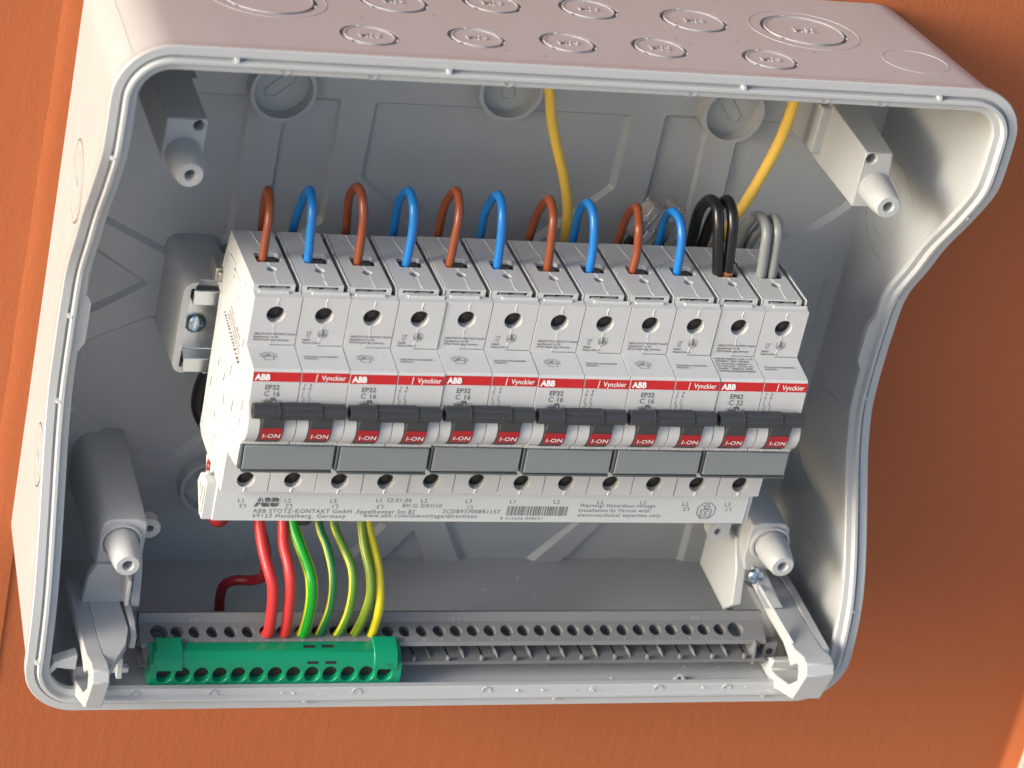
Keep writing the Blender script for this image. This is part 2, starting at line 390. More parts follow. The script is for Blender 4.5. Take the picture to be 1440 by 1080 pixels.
# pips and ejector marks on the rim
def rimpoint(kind, t):
    if kind == 'top': return (t, Z1, 0, 1)
    if kind == 'bottom': return (t, Z0, 0, -1)
    if kind == 'left': return (X0, t, -1, 0)
    return (X1, t, 1, 0)
mb = MB(); mk = MB()
pips = [('top', -22), ('top', 51), ('top', 158), ('top', 233), ('left', 99), ('left', 14), ('left', -22), ('left', -112), ('right', 86), ('right', 33), ('right', -14), ('right', -92), ('bottom', 46), ('bottom', 146), ('bottom', 234)]
for k, t in pips:
    p = rimpoint(k, t); dz = DRs(p[1]); a = Vector(at(p, 2.9, dz-1.4)); 
    tx, tz = -p[3], p[2]
    a2 = Vector(at(p, 2.2, dz)); b2 = Vector(at(p, 3.6, dz))
    tt = Vector((tx, 0, tz))
    mb.add([a2-tt*0.8+Vector((0, -2.4, 0)), a2+tt*0.8+Vector((0, -2.4, 0)), b2+tt*0.8+Vector((0, -2.4, 0)), b2-tt*0.8+Vector((0, -2.4, 0)),
            a2-tt*0.6+Vector((0, 0.5, 0)), a2+tt*0.6+Vector((0, 0.5, 0)), b2+tt*0.6+Vector((0, 1.0, 0)), b2-tt*0.6+Vector((0, 1.0, 0))],
           [(0, 1, 2, 3), (4, 5, 6, 7), (0, 1, 5, 4), (1, 2, 6, 5), (2, 3, 7, 6), (3, 0, 4, 7)])
for k, t in [('top', -5), ('top', 25), ('top', 73), ('top', 140), ('top', 190), ('top', 212), ('bottom', -20), ('bottom', 10), ('bottom', 66), ('bottom', 118), ('bottom', 189), ('bottom', 218)]:
    p = rimpoint(k, t); dz = DRs(p[1]); c = Vector(at(p, 6.0, dz-1.25))
    mk.lathe(c, (0, 1, 0), [(1.5, -0.3), (1.5, 0.28), (1.85, 0.28), (1.85, -0.3)], 20, closed=True)
obj('rim_pip', mb, M['shell'], ENC)['kind'] = 'stuff'
obj('ejector_mark', mk, M['shell'], ENC)['kind'] = 'stuff'
# clip tabs half-way down both sides of the rim
mb = MB()
zs_ = [23, 19, 10, 2, -2]
def tabpts(side):
    p = lambda z, ins, dd: at(rimpoint(side, z), ins, DRs(z)+dd)
    m_ = MB()
    ov = []
    for z in zs_:
        e = 0.0 if z in (23, -2) else 2.2
        ov += [p(z, 6.2, -1.2), p(z, 6.2, -4.0), p(z, 8.0+e, -4.0), p(z, 8.0+e, -1.2)]
    n = len(zs_)
    m_.add(ov, [(0, 1, 2, 3), tuple(4*(n-1)+i for i in (3, 2, 1, 0))]+[(4*j+i, 4*j+(i+1) % 4, 4*j+4+(i+1) % 4, 4*j+4+i) for j in range(n-1) for i in range(4)])
    return m_
obj('clip_tab', tabpts('left'), M['shell'], ENC, bevel=0.2); obj('clip_tab', tabpts('right'), M['shell'], ENC, bevel=0.2)

# back plate: raised ribs round recessed panels
bx = bounds(BACK_IN); bi = (bx[0]+2.0, bx[1]-2.3, bx[2]+2.0, bx[3]-2.3)
def rounded(poly, r=2.0, n=4):
    out = []; m = len(poly)
    for i in range(m):
        a, b, c = Vector(poly[i-1]), Vector(poly[i]), Vector(poly[(i+1) % m])
        u = (a-b); v = (c-b); k = min(r, u.length*0.4, v.length*0.4); u.normalize(); v.normalize()
        for j in range(n+1):
            t = j/n; p0 = b+u*k; p1 = b+v*k
            out.append(tuple((1-t)**2*p0+2*t*(1-t)*b+t*t*p1))
    return out
plate = MB().prism_d(rounded([(bi[0], bi[2]), (bi[1], bi[2]), (bi[1], bi[3]), (bi[0], bi[3])], 15, 8), BACK_IN-1.0, BACK_IN+2.2)
ribs = obj('rib_plate', plate, M['shell'], ENC, ang=40)
panels = [
    [(59, 78), (156, 78), (156, 47.5), (127, 21.5), (117, 10), (98, 10), (88, 21.5), (59, 47.5)],
    [(24, 78), (43.5, 78), (44.5, 30), (32, 16), (24.5, 16)],
    [(-50, 78), (8.6, 78), (10.3, 20), (2, 14), (-12.6, 14), (-36, 26.5), (-50, 34)],
    [(-50, 19), (-39, 12), (-18.5, -1), (-41, -14.8), (-50, -19)],
    [(-50, -35), (-41, -30.5), (-14, -16.8), (20, -16), (20, -60), (5, -77), (-12, -77), (-40, -54), (-50, -46)],
    [(172, 78), (189, 78), (190, 30), (176, 22), (172, 26)],
    [(204, 78), (256, 78), (256, 44), (243.9, 34.2), (205, 18)],
    [(256, 10), (237.6, -7), (205, -20), (205, -50), (256, -60)],
    [(107, -114), (97.2, -128), (115.2, -128)],
    [(121, -108), (132, -127.6), (158, -127.6), (176, -108)],
    [(190, -108), (174, -127.6), (225, -127.6), (225, -108)],
    [(60, -80), (94, -109), (80, -127.6), (41, -127.6), (30, -110), (45, -80)],
]
for p in panels:
    lo = rounded(p, 1.6); cx = sum(q[0] for q in lo)/len(lo); cz = sum(q[1] for q in lo)/len(lo)
    def grow(q, k): 
        v = Vector((q[0]-cx, q[1]-cz)); L = v.length; v = v*(1+k/L) if L > 0 else v; return (cx+v.x, cz+v.y)
    c = MB().prism_d(lo, BACK_IN+0.02, BACK_IN+2.9, [grow(q, 3.0) for q in lo])
    cut(ribs, c, ang=40)
# fixing cups at the back
for cx, cz, rot in ((20.4, 84.5, 0.75), (106.4, 89.4, 1.57), (196.2, 84.5, 2.2), (19.5, -89, 2.3)):
    k = MB(); k.lathe((cx, BACK_IN-0.5, cz), (0, 1, 0), [(10.6, 0), (10.9, 8.4), (12.4, 8.4), (12.9, 0)], 48, closed=True)
    o = obj('fixing_cup', k, M['shell'], ENC)
    fl = MB(); fl.cone((cx, BACK_IN-0.6, cz), (cx, BACK_IN+2.4, cz), 10.8, 10.8, 40); obj('cup_floor', fl, M['shell'], o)
    sl_ = MB(); u = (math.cos(rot), math.sin(rot)); L = 3.6; rr = 2.4
    loop = [(cx+u[0]*L*s+rr*math.cos(rot+a), cz+u[1]*L*s+rr*math.sin(rot+a)) for s, a0 in ((1, -math.pi/2), (-1, math.pi/2)) for a in [a0+math.pi*i/8 for i in range(9)]]
    pts = [(x, BACK_IN+2.5, z) for x, z in loop]; pts.append(pts[0])
    sl_.tube(pts, 0.55, 8, 2); obj('slot_ring', sl_, M['shell'], o)
# rail support on the left
sup = MB().prism_d(rounded([(-12.2, -20.2), (8, -20.2), (8, 20.0), (-12.2, 20.0)], 5.5, 6), BACK_IN-0.3, 0.6, rounded([(-11.6, -19.4), (8, -19.4), (8, 19.2), (-11.6, 19.2)], 5.0, 6))
sup = obj('rail_support', sup, M['shell'], ENC, ang=40)
cut(sup, MB().prism_d([(-8.9, -16.6), (12, -16.6), (12, 16.6), (-8.9, 16.6)], -7.0, 5), MB().cone((-3, -2, 16.2), (-3, 5, 16.2), 4.4, 4.4, 24), MB().cone((-3, -2, -16.6), (-3, 5, -16.6), 4.4, 4.4, 24), ang=40)
bv = sup.modifiers.new('bevel', 'BEVEL'); bv.width = 0.5*MM; bv.segments = 2; bv.limit_method = 'ANGLE'; bv.angle_limit = R(40)
o = obj('rail_support', MB().box(203, 214, BACK_IN-0.3, -2, -15, 15), M['shell'], ENC, bevel=1.0)
# screw posts
def tip(mb, x, z, d0, d1, r0, r1, hole=1.9):
    mb.lathe((x, d0, z), (0, 1, 0), [(r0, -0.5), (r0, 0), (r0*0.985, (d1-d0)*0.25), ((r0+r1)/2+0.35, (d1-d0)*0.6), (r1+0.25, d1-d0-0.6), (r1-0.2, d1-d0), (hole+0.35, d1-d0), (hole, d1-d0-0.5), (hole, 2), (0.001, 2)], 36)
def post(name, body, x, z, d0, d1, r0, r1, hole=None, extra=None, ringr=None):
    o = obj(name, body, M['shell'], ENC, ang=40)
    if hole: cut(o, MB().cone((hole[0], d0-7, hole[1]), (hole[0], d0+2, hole[1]), 1.9, 1.9, 20), ang=40)
    bv = o.modifiers.new('bevel', 'BEVEL'); bv.width = 0.6*MM; bv.segments = 2; bv.limit_method = 'ANGLE'; bv.angle_limit = R(40)
    t_ = MB(); tip(t_, x, z, d0, d1, r0, r1); obj('threaded_tip', t_, M['shell'], o)
    if ringr:
        r_ = MB(); r_.lathe((x, d0-0.2, z), (0, 1, 0), [(ringr, 0), (ringr, 1.6), (ringr+1.0, 1.6), (ringr+1.3, 0)], 40, closed=True); obj('collar', r_, M['shell'], o)
    return o
def blockpoly(s, mx):     # top posts: flat sides, rounded round the tip
    P = [(-20.3, 100.4), (-20.3, 86.5)]+[(-27.5+7.2*math.cos(a), 86.3+7.2*math.sin(a)) for a in [-i*math.pi/8 for i in range(1, 9)]]+[(-34.7, 100.4)]
    return [((206-x) if mx else x, z) for x, z in P]
post('screw_post', MB().prism_d(blockpoly(0, False), BACK_IN-0.3, 28, blockpoly(0, False)), -27.5, 86.5, 28, 43, 6.5, 4.5, hole=(-23.3, 97.6))
TRP = [(226.5, 99.6), (226.5, 76.8), (234, 76.8), (238.8, 83), (238.8, 89), (237.3, 99.6)]
TRB = [(224.5, 101.6), (224.5, 75.6), (235, 75.6), (240.5, 82), (240.5, 89), (239.3, 101.6)]
post('screw_post', MB().prism_d(TRB, BACK_IN-0.3, 28, TRP), 233.3, 85.4, 28, 43, 6.2, 4.5, hole=(229.2, 97.0))
obj('post_rib', MB().box(221.5, 226.2, BACK_IN-0.2, -6, 80, 99.5), M['shell'], ENC, bevel=0.8)
obj('post_rib', MB().box(-20.8, -17.6, BACK_IN-0.2, -4, 84, 99.5), M['shell'], ENC, bevel=0.6)
def lowpoly(mx, g=0):
    P = [(-34.7-g, -90), (-34.7-g, -74)]+[(-30+4.7*math.cos(a), -72.6+4.9*math.sin(a)) for a in (2.6, 2.1, 1.7)]+[(-22, -67.6+g), (-18.0+g, -68.6+g), (-17.6+g, -71), (-17.8+g, -84), (-19.5, -90)]
    return [((206-x) if mx else x, z) for x, z in P]
post('screw_post', MB().prism_d(lowpoly(False, 1.2), BACK_IN-0.3, 26, lowpoly(False)), -26.9, -76.9, 26, 42, 6.3, 4.4, ringr=6.9)
post('screw_post', MB().prism_d(lowpoly(True, 1.2), BACK_IN-0.3, 26, lowpoly(True)), 233.0, -76.9, 26, 42, 6.5, 4.5, ringr=7.0)
for x in (-14.8, 213.2):
    sx = 1 if x < 0 else -1
    e = MB().prism_d([(x-sx*5, -72.2), (x, -72.2)]+[(x+sx*4.2*math.cos(a), -76.4+4.2*math.sin(a)) for a in (1.2, 0.7, 0.2, -0.3, -0.8, -1.3)]+[(x-sx*5, -80.6)], 14, 19)
    e = obj('fixing_ear', e, M['shell'], ENC, ang=40)
    cut(e, MB().cone((x, 10, -76.4), (x, 24, -76.4), 1.5, 1.5, 18), ang=40)
# side wall of the right bracket seat: a slanted plate next to the post
obj('seat_plate', MB().prism_x([(-7, -78), (18, -80), (26, -90), (30, -104), (24, -111), (-7, -110)], 222.0, 226.2), M['shell'], ENC, bevel=0.6)
obj('seat_plate', MB().prism_x([(-7, -78), (18, -80), (26, -90), (30, -104), (24, -111), (-7, -110)], -20.2, -16.8), M['shell'], ENC, bevel=0.6)
# small peg standing on the floor, and scratches of swarf
o = obj('floor_peg', MB().lathe((200.6, 44.5, -130.6), (0, 0.55, 0.83), [(2.1, 0), (2.1, 2.6), (1.0, 2.6), (1.0, 0.8)], 20), M['shell'], ENC)

# ------------------------------------------------------------ DIN rail
T = thing('din_rail', 'zinc plated steel mounting rail end in its grey cup left of the breakers', 'rail', (0, 0, 0))
hat = [(-5, -12.5), (-5, 12.5), (2, 12.5), (2, 17.3), (3.2, 17.3), (3.2, 11.4), (-3.9, 11.4), (-3.9, -11.4), (3.2, -11.4), (3.2, -17.3), (2, -17.3), (2, -12.5)]
obj('rail_profile', MB().prism_x(hat, -8.2, 214), M['zinc'], T, bevel=0.25)
k = MB(); screwhead(k, (-4.3, -3.9, -0.2), (0, 1, 0), 4.0, 2.2)
s_ = obj('screw', k, M['screw'], T)
cut(s_, MB().box(-5.0, -3.6, -2.9, 0, -2.8, 2.4), MB().box(-6.9, -1.7, -2.9, 0, -0.85, 0.45))
obj('rail_clamp', MB().box(-2.4, 4.2, -6, 5.5, 22.5, 28.5).box(-1.5, 4, 5.5, 6.8, 23.5, 27.5), M['clampmetal'], T, bevel=0.5)

# ------------------------------------------------------------ circuit breakers
PW = 17.5; BW = 35.0
prof = [(7, 45.4), (46.2, 46.7), (46.3, 44.3), (50.2, 43.9), (50.25, 24.4), (57, 23.6), (63.5, 22.9), (64.15, 22.2), (64.6, 19), (65.1, 13), (65.3, 9.6), (67.6, 6.4), (69.3, 3.2), (69.6, 0.4), (68.7, -2.6), (66.9, -5.0), (65.2, -6.0), (65.2, -7.4), (64.0, -8.0), (63.6, -18.0), (50.2, -21.0), (50.2, -38.0), (14, -38.0), (9.5, -36), (9.5, -30), (8, -10), (7, 8), (6, 19), (2.2, 21.5), (2.6, 27.5)]
def make_breaker(typ, cur):
    t = thing('circuit_breaker', 'x', 'breaker')
    for p in range(2):
        x = p*PW
        h = MB().prism_x(prof, x+0.16, x+PW-0.16)
        h = obj('housing', h, M['mcb'], t, ang=25)
        ent = [(x+4.6, 24.4), (x+5.6, 23.2), (x+12.6, 23.2), (x+13.8, 24.6), (x+13.8, 28.6), (x+12.4, 30.2), (x+5.0, 30.2), (x+4.6, 29.6)]
        m1 = MB(); m1.add([(a, b, 36) for a, b in ent]+[(a, b, 49) for a, b in ent], [tuple(range(8)), tuple(range(15, 7, -1))]+[(i, (i+1) % 8, 8+(i+1) % 8, 8+i) for i in range(8)])
        m1.cone((x+8.75, 35.2, 38), (x+8.75, 35.2, 50), 1.8, 1.8, 18)
        m1.box(x+15.2, x+17.0, 4, 46.9, 42.6, 49)                       # gap between neighbours
        m1.box(x+2.0, x+13.6, 44.8, 47.5, 44.9, 46.05)                    # slot under the top edge
        m2 = MB(); m2.cone((x+8.75, 34, 36.8), (x+8.75, 52, 36.8), 3.25, 3.35, 30)
        m2.cone((x+8.75, 34, -32.8), (x+8.75, 52, -32.8), 3.15, 3.3, 30)
        m3 = MB().box(x+4.4, x+13.1, 55.5, 75, -5.4, 8.6)
        cut(h, m1, m2, m3, ang=25)
        bv = h.modifiers.new('bevel', 'BEVEL'); bv.width = 0.22*MM; bv.segments = 2; bv.limit_method = 'ANGLE'; bv.angle_limit = R(28); bv.harden_normals = True
        # black plugs paint the shade inside the holes, under terminal screw heads
        for zc in (36.8, -32.8):
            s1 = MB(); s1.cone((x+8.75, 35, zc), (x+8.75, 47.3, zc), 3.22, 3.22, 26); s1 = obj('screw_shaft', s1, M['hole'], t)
            s2 = MB(); s2.cone((x+8.75, 47.2, zc), (x+8.75, 47.7, zc), 1.7, 1.5, 20); obj('screw_head', s2, M['darkmetal'], s1, bevel=0.2)
        obj('terminal_clamp', MB().box(x+5.2, x+12.4, 25.0, 29.6, 44.3, 44.8), M['clampdark'], t, bevel=0.4)
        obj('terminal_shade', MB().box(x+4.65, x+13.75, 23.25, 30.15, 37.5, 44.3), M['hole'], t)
        obj('pole_gap', MB().box(x+15.25, x+16.95, 7.5, 46.0, 42.5, 43.4), M['hole'], t)  # black strip painting the shade at the bottom of the gap
        obj('contact_shade', MB().box(x+2.05, x+13.55, 44.9, 45.4, 44.95, 46.0), M['hole'], t)
        obj('contact_strip', MB().box(x+2.9, x+6.4, 45.3, 46.1, 44.95, 45.5), M['zinc'], t)
        obj('contact_strip', MB().box(x+8.4, x+12.2, 45.3, 46.1, 44.95, 45.6), M['zinc'], t)
        # toggle drum with red state label
        dr = [(61.0+9.2*math.cos(a), 1.8+9.2*math.sin(a)) for a in [R(-68+i*9.5) for i in range(17)]]
        tg = MB().prism_x(dr+[(58, 8), (58, -4)], x+4.7, x+12.8)
        tg.prism_x([(64, 9.0), (69.5, 8.5), (71.0, 6.8), (70.4, 3.0), (66, 4)], x+4.9, x+12.6)
        tg = obj('toggle', tg, M['handle'], t, bevel=0.15)
        a0, a1 = R(-33), R(4); rr = 9.27; lb = MB(); n = 7
        arc = [(61.0+rr*math.cos(a0+(a1-a0)*i/n), 1.8+rr*math.sin(a0+(a1-a0)*i/n)) for i in range(n+1)]
        lb.add([(xx, d, z) for d, z in arc for xx in (x+4.85, x+12.65)], [(2*i, 2*i+1, 2*i+3, 2*i+2) for i in range(n)])
        obj('state_label', lb, M['red'], tg)
        am = R(-16); P_ = Print(); nn = (61+(rr+0.16)*math.cos(am), 1.8+(rr+0.16)*math.sin(am)); uu = (0, -math.sin(am), math.cos(am))
        P_.text('I-ON', 2.9, (x+8.9, nn[0]-uu[1]*0.95, nn[1]-uu[2]*0.95), (1, 0, 0), uu, align='CENTER', bold=0.02, sp=1.05)
        P_.obj('state_lettering', M['white'], tg)
    # ledge rods
    obj('ledge_rod', MB().cone((2.0, 47.6, 44.3), (12.6, 47.6, 44.3), 0.75, 0.75, 12), M['mcb'], t); obj('ledge_rod', MB().cone((21.2, 47.6, 44.3), (34.6, 47.6, 44.3), 0.75, 0.75, 12), M['mcb'], t)
    # moulding seams: thin crooked ridges
    sm = MB()
    for p in range(2):
        x = p*PW+8.75
        zt = 46.45
        sm.tube([(x-1.4, 7.4, 45.5), (x-1.0, 14, 45.7), (x-0.3, 19, 45.9), (x-0.6, 23, 46.0)], 0.10, 6, 2)
        sm.tube([(x-0.2, 30.6, 46.2), (x+0.3, 33.2, 46.3)], 0.10, 6, 2)
        sm.tube([(x+0.5, 37.0, 46.4), (x+0.6, 40, 46.5), (x+0.2, 43, 46.6), (x+0.5, 46.1, 46.75)], 0.10, 6, 2)
        sm.tube([(x+0.3, 50.25, 43.6), (x-0.1, 50.3, 42), (x+0.2, 50.3, 40.4)], 0.10, 6, 2)
        sm.tube([(x+0.1, 50.3, 33.2), (x-0.2, 50.3, 31.2), (x+0.3, 50.3, 30.0), (x-0.6, 50.32, 25.2)], 0.07, 6, 2)
        sm.tube([(x+0.2, 50.28, -36.1), (x-0.1, 50.28, -37), (x-0.2, 50.3, -37.9)], 0.22, 6, 2)
    obj('moulding_seam', sm, M['seam'], t)['kind'] = 'stuff'
    # rotated step line where two shell halves meet
    gp = MB()
    for p in range(2): gp.box(p*PW+8.3, p*PW+16.9, 50.0, 50.33, 24.35, 24.62)
    obj('joint_line', gp, M['ink'], t)
    # red stripe and printing on the nose
    st = MB()
    for p in range(2): st.add([(p*PW+xx, d+0.05, z) for d, z in ((64.2, 21.95), (64.6, 19), (64.66, 18.35)) for xx in (0.3, PW-0.22)], [(0, 1, 3, 2), (2, 3, 5, 4)])
    obj('brand_stripe', st, M['stripe'], t)
    U = (0, -0.13, 1)
    P_ = Print(); P_.text('ABB', 3.1, (1.1, 64.85, 19.1), upv=U, bold=0.13, sp=1.0, xs=0.95); P_.text('Vynckier', 2.75, (24.9, 64.85, 19.35), upv=U, bold=0.025, sp=1.02, xs=0.88)
    P_.line([(0, -0.3), (0.25, 2.3)], 0.3, (23.0, 64.85, 19.2), upv=U); P_.obj('brand_lettering', M['white'], t)
    P_ = Print()
    P_.text(typ, 2.65, (5.0, 64.98, 15.2), upv=(0, -0.08, 1), bold=0.06); P_.text('C', 2.8, (5.0, 65.15, 12.6), upv=(0, -0.08, 1), bold=0.06); P_.text(cur, 2.8, (8.0, 65.15, 12.6), upv=(0, -0.08, 1), bold=0.06)
    P_.text('~ 400', 1.5, (6.0, 65.32, 11.1), upv=(0, -0.08, 1), bold=0.05); P_.text('6000 3', 1.7, (5.2, 65.38, 9.75), upv=(0, -0.06, 1), bold=0.05)
    P_.line([(0, 0), (7.0, 0), (7.0, 1.5), (0, 1.5)], 0.12, (4.6, 65.38, 9.6), closed=True)
    for k in range(2):     # pole symbols
        q = 19.2+k*2.2; o3 = (q, 65.0, 0); 
        P_.text('1' if k == 0 else '3', 1.3, (q-0.3, 64.9, 16.8), upv=U, bold=0.06); P_.text('2' if k == 0 else '4', 1.3, (q-0.5, 65.0, 15.4), upv=U, bold=0.06)
        P_.line([(0, 1.2), (0.2, 0.2), (-0.2, -0.6), (0.9, -1.7), (0.4, -2.5), (0.5, -3.3)], 0.16, (q-0.4, 65.2, 13.6), upv=(0, -0.07, 1))
    P_.obj('rating_print', M['ink'], t)
    # shoulder printing
    P_ = Print(); f_ = 50.36
    P_.text('ABB STOTZ-KONTAKT GmbH\nEppelheimer Str. 82\n69123 Heidelberg, Germany', 1.12, (2.0, f_, 28.6), bold=0.03, line=1.08)
    P_.line([(0, 2), (1.7, 2)], 0.15, (20.9, f_, 28.2)); P_.line([(0.2, 2), (0.5, -0.2), (1.2, -0.2), (1.5, 2)], 0.14, (20.9, f_, 28.2)); P_.line([(0, 0), (1.7, 2.1)], 0.12, (20.9, f_, 28.2))
    P_.line(circ(0, 0, 1.75, 22), 0.16, (26.9, f_, 29.5), closed=True)
    P_.line([(-1.1, -1.0), (1.1, -1.0), (1.1, 0.0), (-1.1, 0.0)], 0.2, (26.9, f_, 29.5), closed=True); P_.line([(-0.5, 0.1), (-0.3, 1.1), (0.3, 1.1), (0.5, 0.1)], 0.3, (26.9, f_, 29.5)); P_.line([(-1, -0.5), (1, -0.5)], 0.3, (26.9, f_, 29.5)); P_.line([(0, -1), (0, 1)], 0.3, (26.9, f_, 29.5))
    P_.text('M0009\nMade in Poland', 1.05, (19.8, f_, 26.5), bold=0.035, line=1.08)
    # print on the sloping top of the nose
    n0 = Vector((0, 57, 23.6)); un = Vector((0, -0.993, 0.118))
    def nose(x, k): return (x, 57-0.993*k, 23.74+0.118*k)
    if typ == 'EP32':
        for q in ([(-1.7, -1.6), (-1.7, 0.2), (1.7, 0.2), (1.7, -1.6)], [(-2.0, 0.2), (2.0, 0.2), (2.0, 1.6), (1.2, 2.4), (-1.2, 2.4), (-2.0, 1.6)]): P_.line(q, 0.2, nose(6.8, 0), upv=un, closed=True)
        P_.line([(-2.0, -0.2), (-2.9, -0.2), (-2.9, 1.4), (-2.2, 1.8)], 0.18, nose(6.8, 0), upv=un); P_.line([(2.0, -0.2), (2.9, -0.2), (2.9, 1.4), (2.2, 1.8)], 0.18, nose(6.8, 0), upv=un)
        P_.text('MCB\n400', 1.0, nose(5.6, 1.0), upv=un, bold=0.04, line=0.9); 
    else:
        P_.text('MCB EN 60898-1  6 kA  C 32\n230/400V~  IP20  50/60Hz\nfor use in dom. insulation  ~\nCu 1-35 mm2   2.8 Nm  AC\nUi 440V   10000 Icn  2P/25\nSTOTZ 2CDS272001R0324', 1.25, nose(1.0, 4.6), upv=un, bold=0.05, line=1.15)
    P_.text('GTIN 8421-013-03002458\n%s2C%s' % (typ, cur), 1.12, nose(19.6, 0.2), upv=un, bold=0.035, line=1.1)
    P_.obj('small_print', M['inklight'], t)
    # joined handle bar
    hb = MB()
    def knurl(x0, x1, r, n=20, dep=0.0):
        P = [(68.9+(r-(dep if i % 2 else 0))*math.cos(2*math.pi*i/n), 8.9+(r-(dep if i % 2 else 0))*math.sin(2*math.pi*i/n)) for i in range(n)]
        hb.prism_x(P, x0, x1)
    knurl(0.9, 10.2, 2.85); knurl(10.0, 25.2, 3.15, 24, 0.38); knurl(25.0, 34.1, 2.85)
    hb.cone((9.95, 68.9, 8.9), (10.2, 68.9, 8.9), 3.3, 3.3, 24); hb.cone((25.0, 68.9, 8.9), (25.25, 68.9, 8.9), 3.2, 3.2, 24)
    hb = obj('handle_bar', hb, M['handle'], t, ang=35)
    obj('bore', MB().cone((0.82, 68.9, 8.9), (0.95, 68.9, 8.9), 1.1, 1.1, 18), M['hole'], hb)
    # clear label cover
    cv = obj('label_cover', MB().prism_x([(65.6, -7.6), (66.0, -7.7), (66.8, -16.9), (66.2, -17.6), (64.2, -17.9), (64.2, -8.4)], 1.4, 34.2), M['cover'], t, bevel=0.3)
    obj('cover_end', MB().prism_x([(63.8, -8.2), (65.7, -7.6), (66.4, -17.2), (63.8, -18.2)], 0.15, 1.05), M['covdark'], cv, bevel=0.2)
    obj('cover_lip', MB().box(1.3, 34.4, 63.8, 66.8, -18.5, -17.9), M['covdark'], cv, bevel=0.15)
    fr = MB()
    for xx in (5.7, 11.6, 23.2, 29.0): fr.box(xx, xx+0.25, 64.4, 65.32, -7.4, -6.2)
    obj('front_rib', fr, M['seam'], t)
    return t
pos_words = ['leftmost two pole breaker under the first brown and blue loops, its bright white side showing',
             'second two pole breaker from the left end of the row, marked C 16',
             'third two pole breaker from the left, marked C 16, above the comb date print',
             'fourth two pole breaker from the left, marked C 16, above the comb barcode',
             'fifth two pole breaker, marked C 16, next to the one with black and grey wires',
             'rightmost two pole breaker marked C 32 fed by paired black and grey wires']
b0 = make_breaker('EP32', '16')
brk = [b0]
for i in range(1, 5): brk.append(copy_tree(b0))
brk.append(make_breaker('EP62', '32'))
for i, b in enumerate(brk):
    b.location = W((i*BW, (0, 0.25, -0.1, 0.15, 0.3, 0.05)[i], (0, -0.12, 0.1, -0.05, 0.12, 0)[i])); b['label'] = pos_words[i]; b['group'] = 'circuit breakers in a row on the rail'
# details moulded and printed on the outer side of the first breaker
sd = MB()
def rotbox(m_, x, d, z, L, wd, ang, h=0.35):
    c, s = math.cos(ang), math.sin(ang); P = [(d+c*a-s*b, z+s*a+c*b) for a, b in ((-L/2, -wd/2), (L/2, -wd/2), (L/2, wd/2), (-L/2, wd/2))]
    m_.prism_x(P, x-h, x+0.1)
for d, z, L, wd, a in ((10, 41, 7, 1.6, 1.2), (16, 38, 10, 2.0, 0.15), (26, 37, 13, 1.4, 0.1), (36, 36, 1.5, 10, 0), (43, 33, 1.6, 12, 0.1), (45, 39, 1.4, 7, 0.1), (31, 32, 6, 1.2, 1.2), (40, 26, 1.2, 8, 0), (9, 16, 1.4, 9, 0.1), (5, 22, 6, 1.4, 0.4), (12, -33, 5, 1.2, 1.3), (24, -30, 8, 1.2, -0.9), (32, -24, 8, 1.0, -0.9), (40, -18, 8, 1.0, -0.9), (30, -34, 8, 1.2, 1.5), (38, -34, 8, 1.2, 1.5), (45, -33, 1.2, 7, 0)):
    sd = MB(); rotbox(sd, 0.16, d, z, L, wd, a, 0.45); obj('side_rib', sd, M['mcb'], b0, bevel=0.12)
M['slotc'] = mat('side_slot_grey', (0.15, 0.155, 0.16), 0.6)
for d, z, L, a in ((37, 5, 4.6, 1.5), (46, -4, 5.0, 1.5), (58, 4, 4.8, 1.5), (20, -2, 3, 1.4), (14, -14, 4, 1.5), (30, -2, 4, 1.3), (34, -9, 3.5, 1.9), (58, -3, 3, 1.5), (26, -21, 3.0, 1.9), (31, -26, 3, 1.9), (46, 22, 4, 1.4), (21, 36, 4.2, 1.5), (43, 14, 0.8, 1.5)):
    sg = MB(); rotbox(sg, 0.12, d, z, L, 0.7, a, 0.06); obj('side_slot', sg, M['slotc'], b0)
P_ = Print(); a = Vector((0, 15.6, 16.6)); b = Vector((0, 44.0, 12.2)); dr = (b-a).normalized(); pu = Vector((0, 0.85, 0.52))
t_ = 0; L = (b-a).length
rb = random.Random(8)
while t_ < L:
    wdt = rb.choice([0.7, 1.0, 1.5]); q = a+dr*t_; q2 = a+dr*min(L, t_+wdt); P_.quad(*[(-0.03, v.y, v.z) for v in (q, q2, q2+pu*2.2, q+pu*4.2)]); t_ += wdt+rb.choice([0.7, 1.0])
for k, s in enumerate(('8421013 030024 EP32', '2CDS252001R0164', 'EP32 C16  M2206')):
    q = a+pu*(5.4+k*3.4)+dr*(1.0-k*2); P_.text(s, 2.5, (-0.03, q.y, q.z), (0, dr.y, dr.z), (0, pu.y, pu.z), bold=0.03, skew=True)
P_.obj('side_barcode', M['ink'], b0)

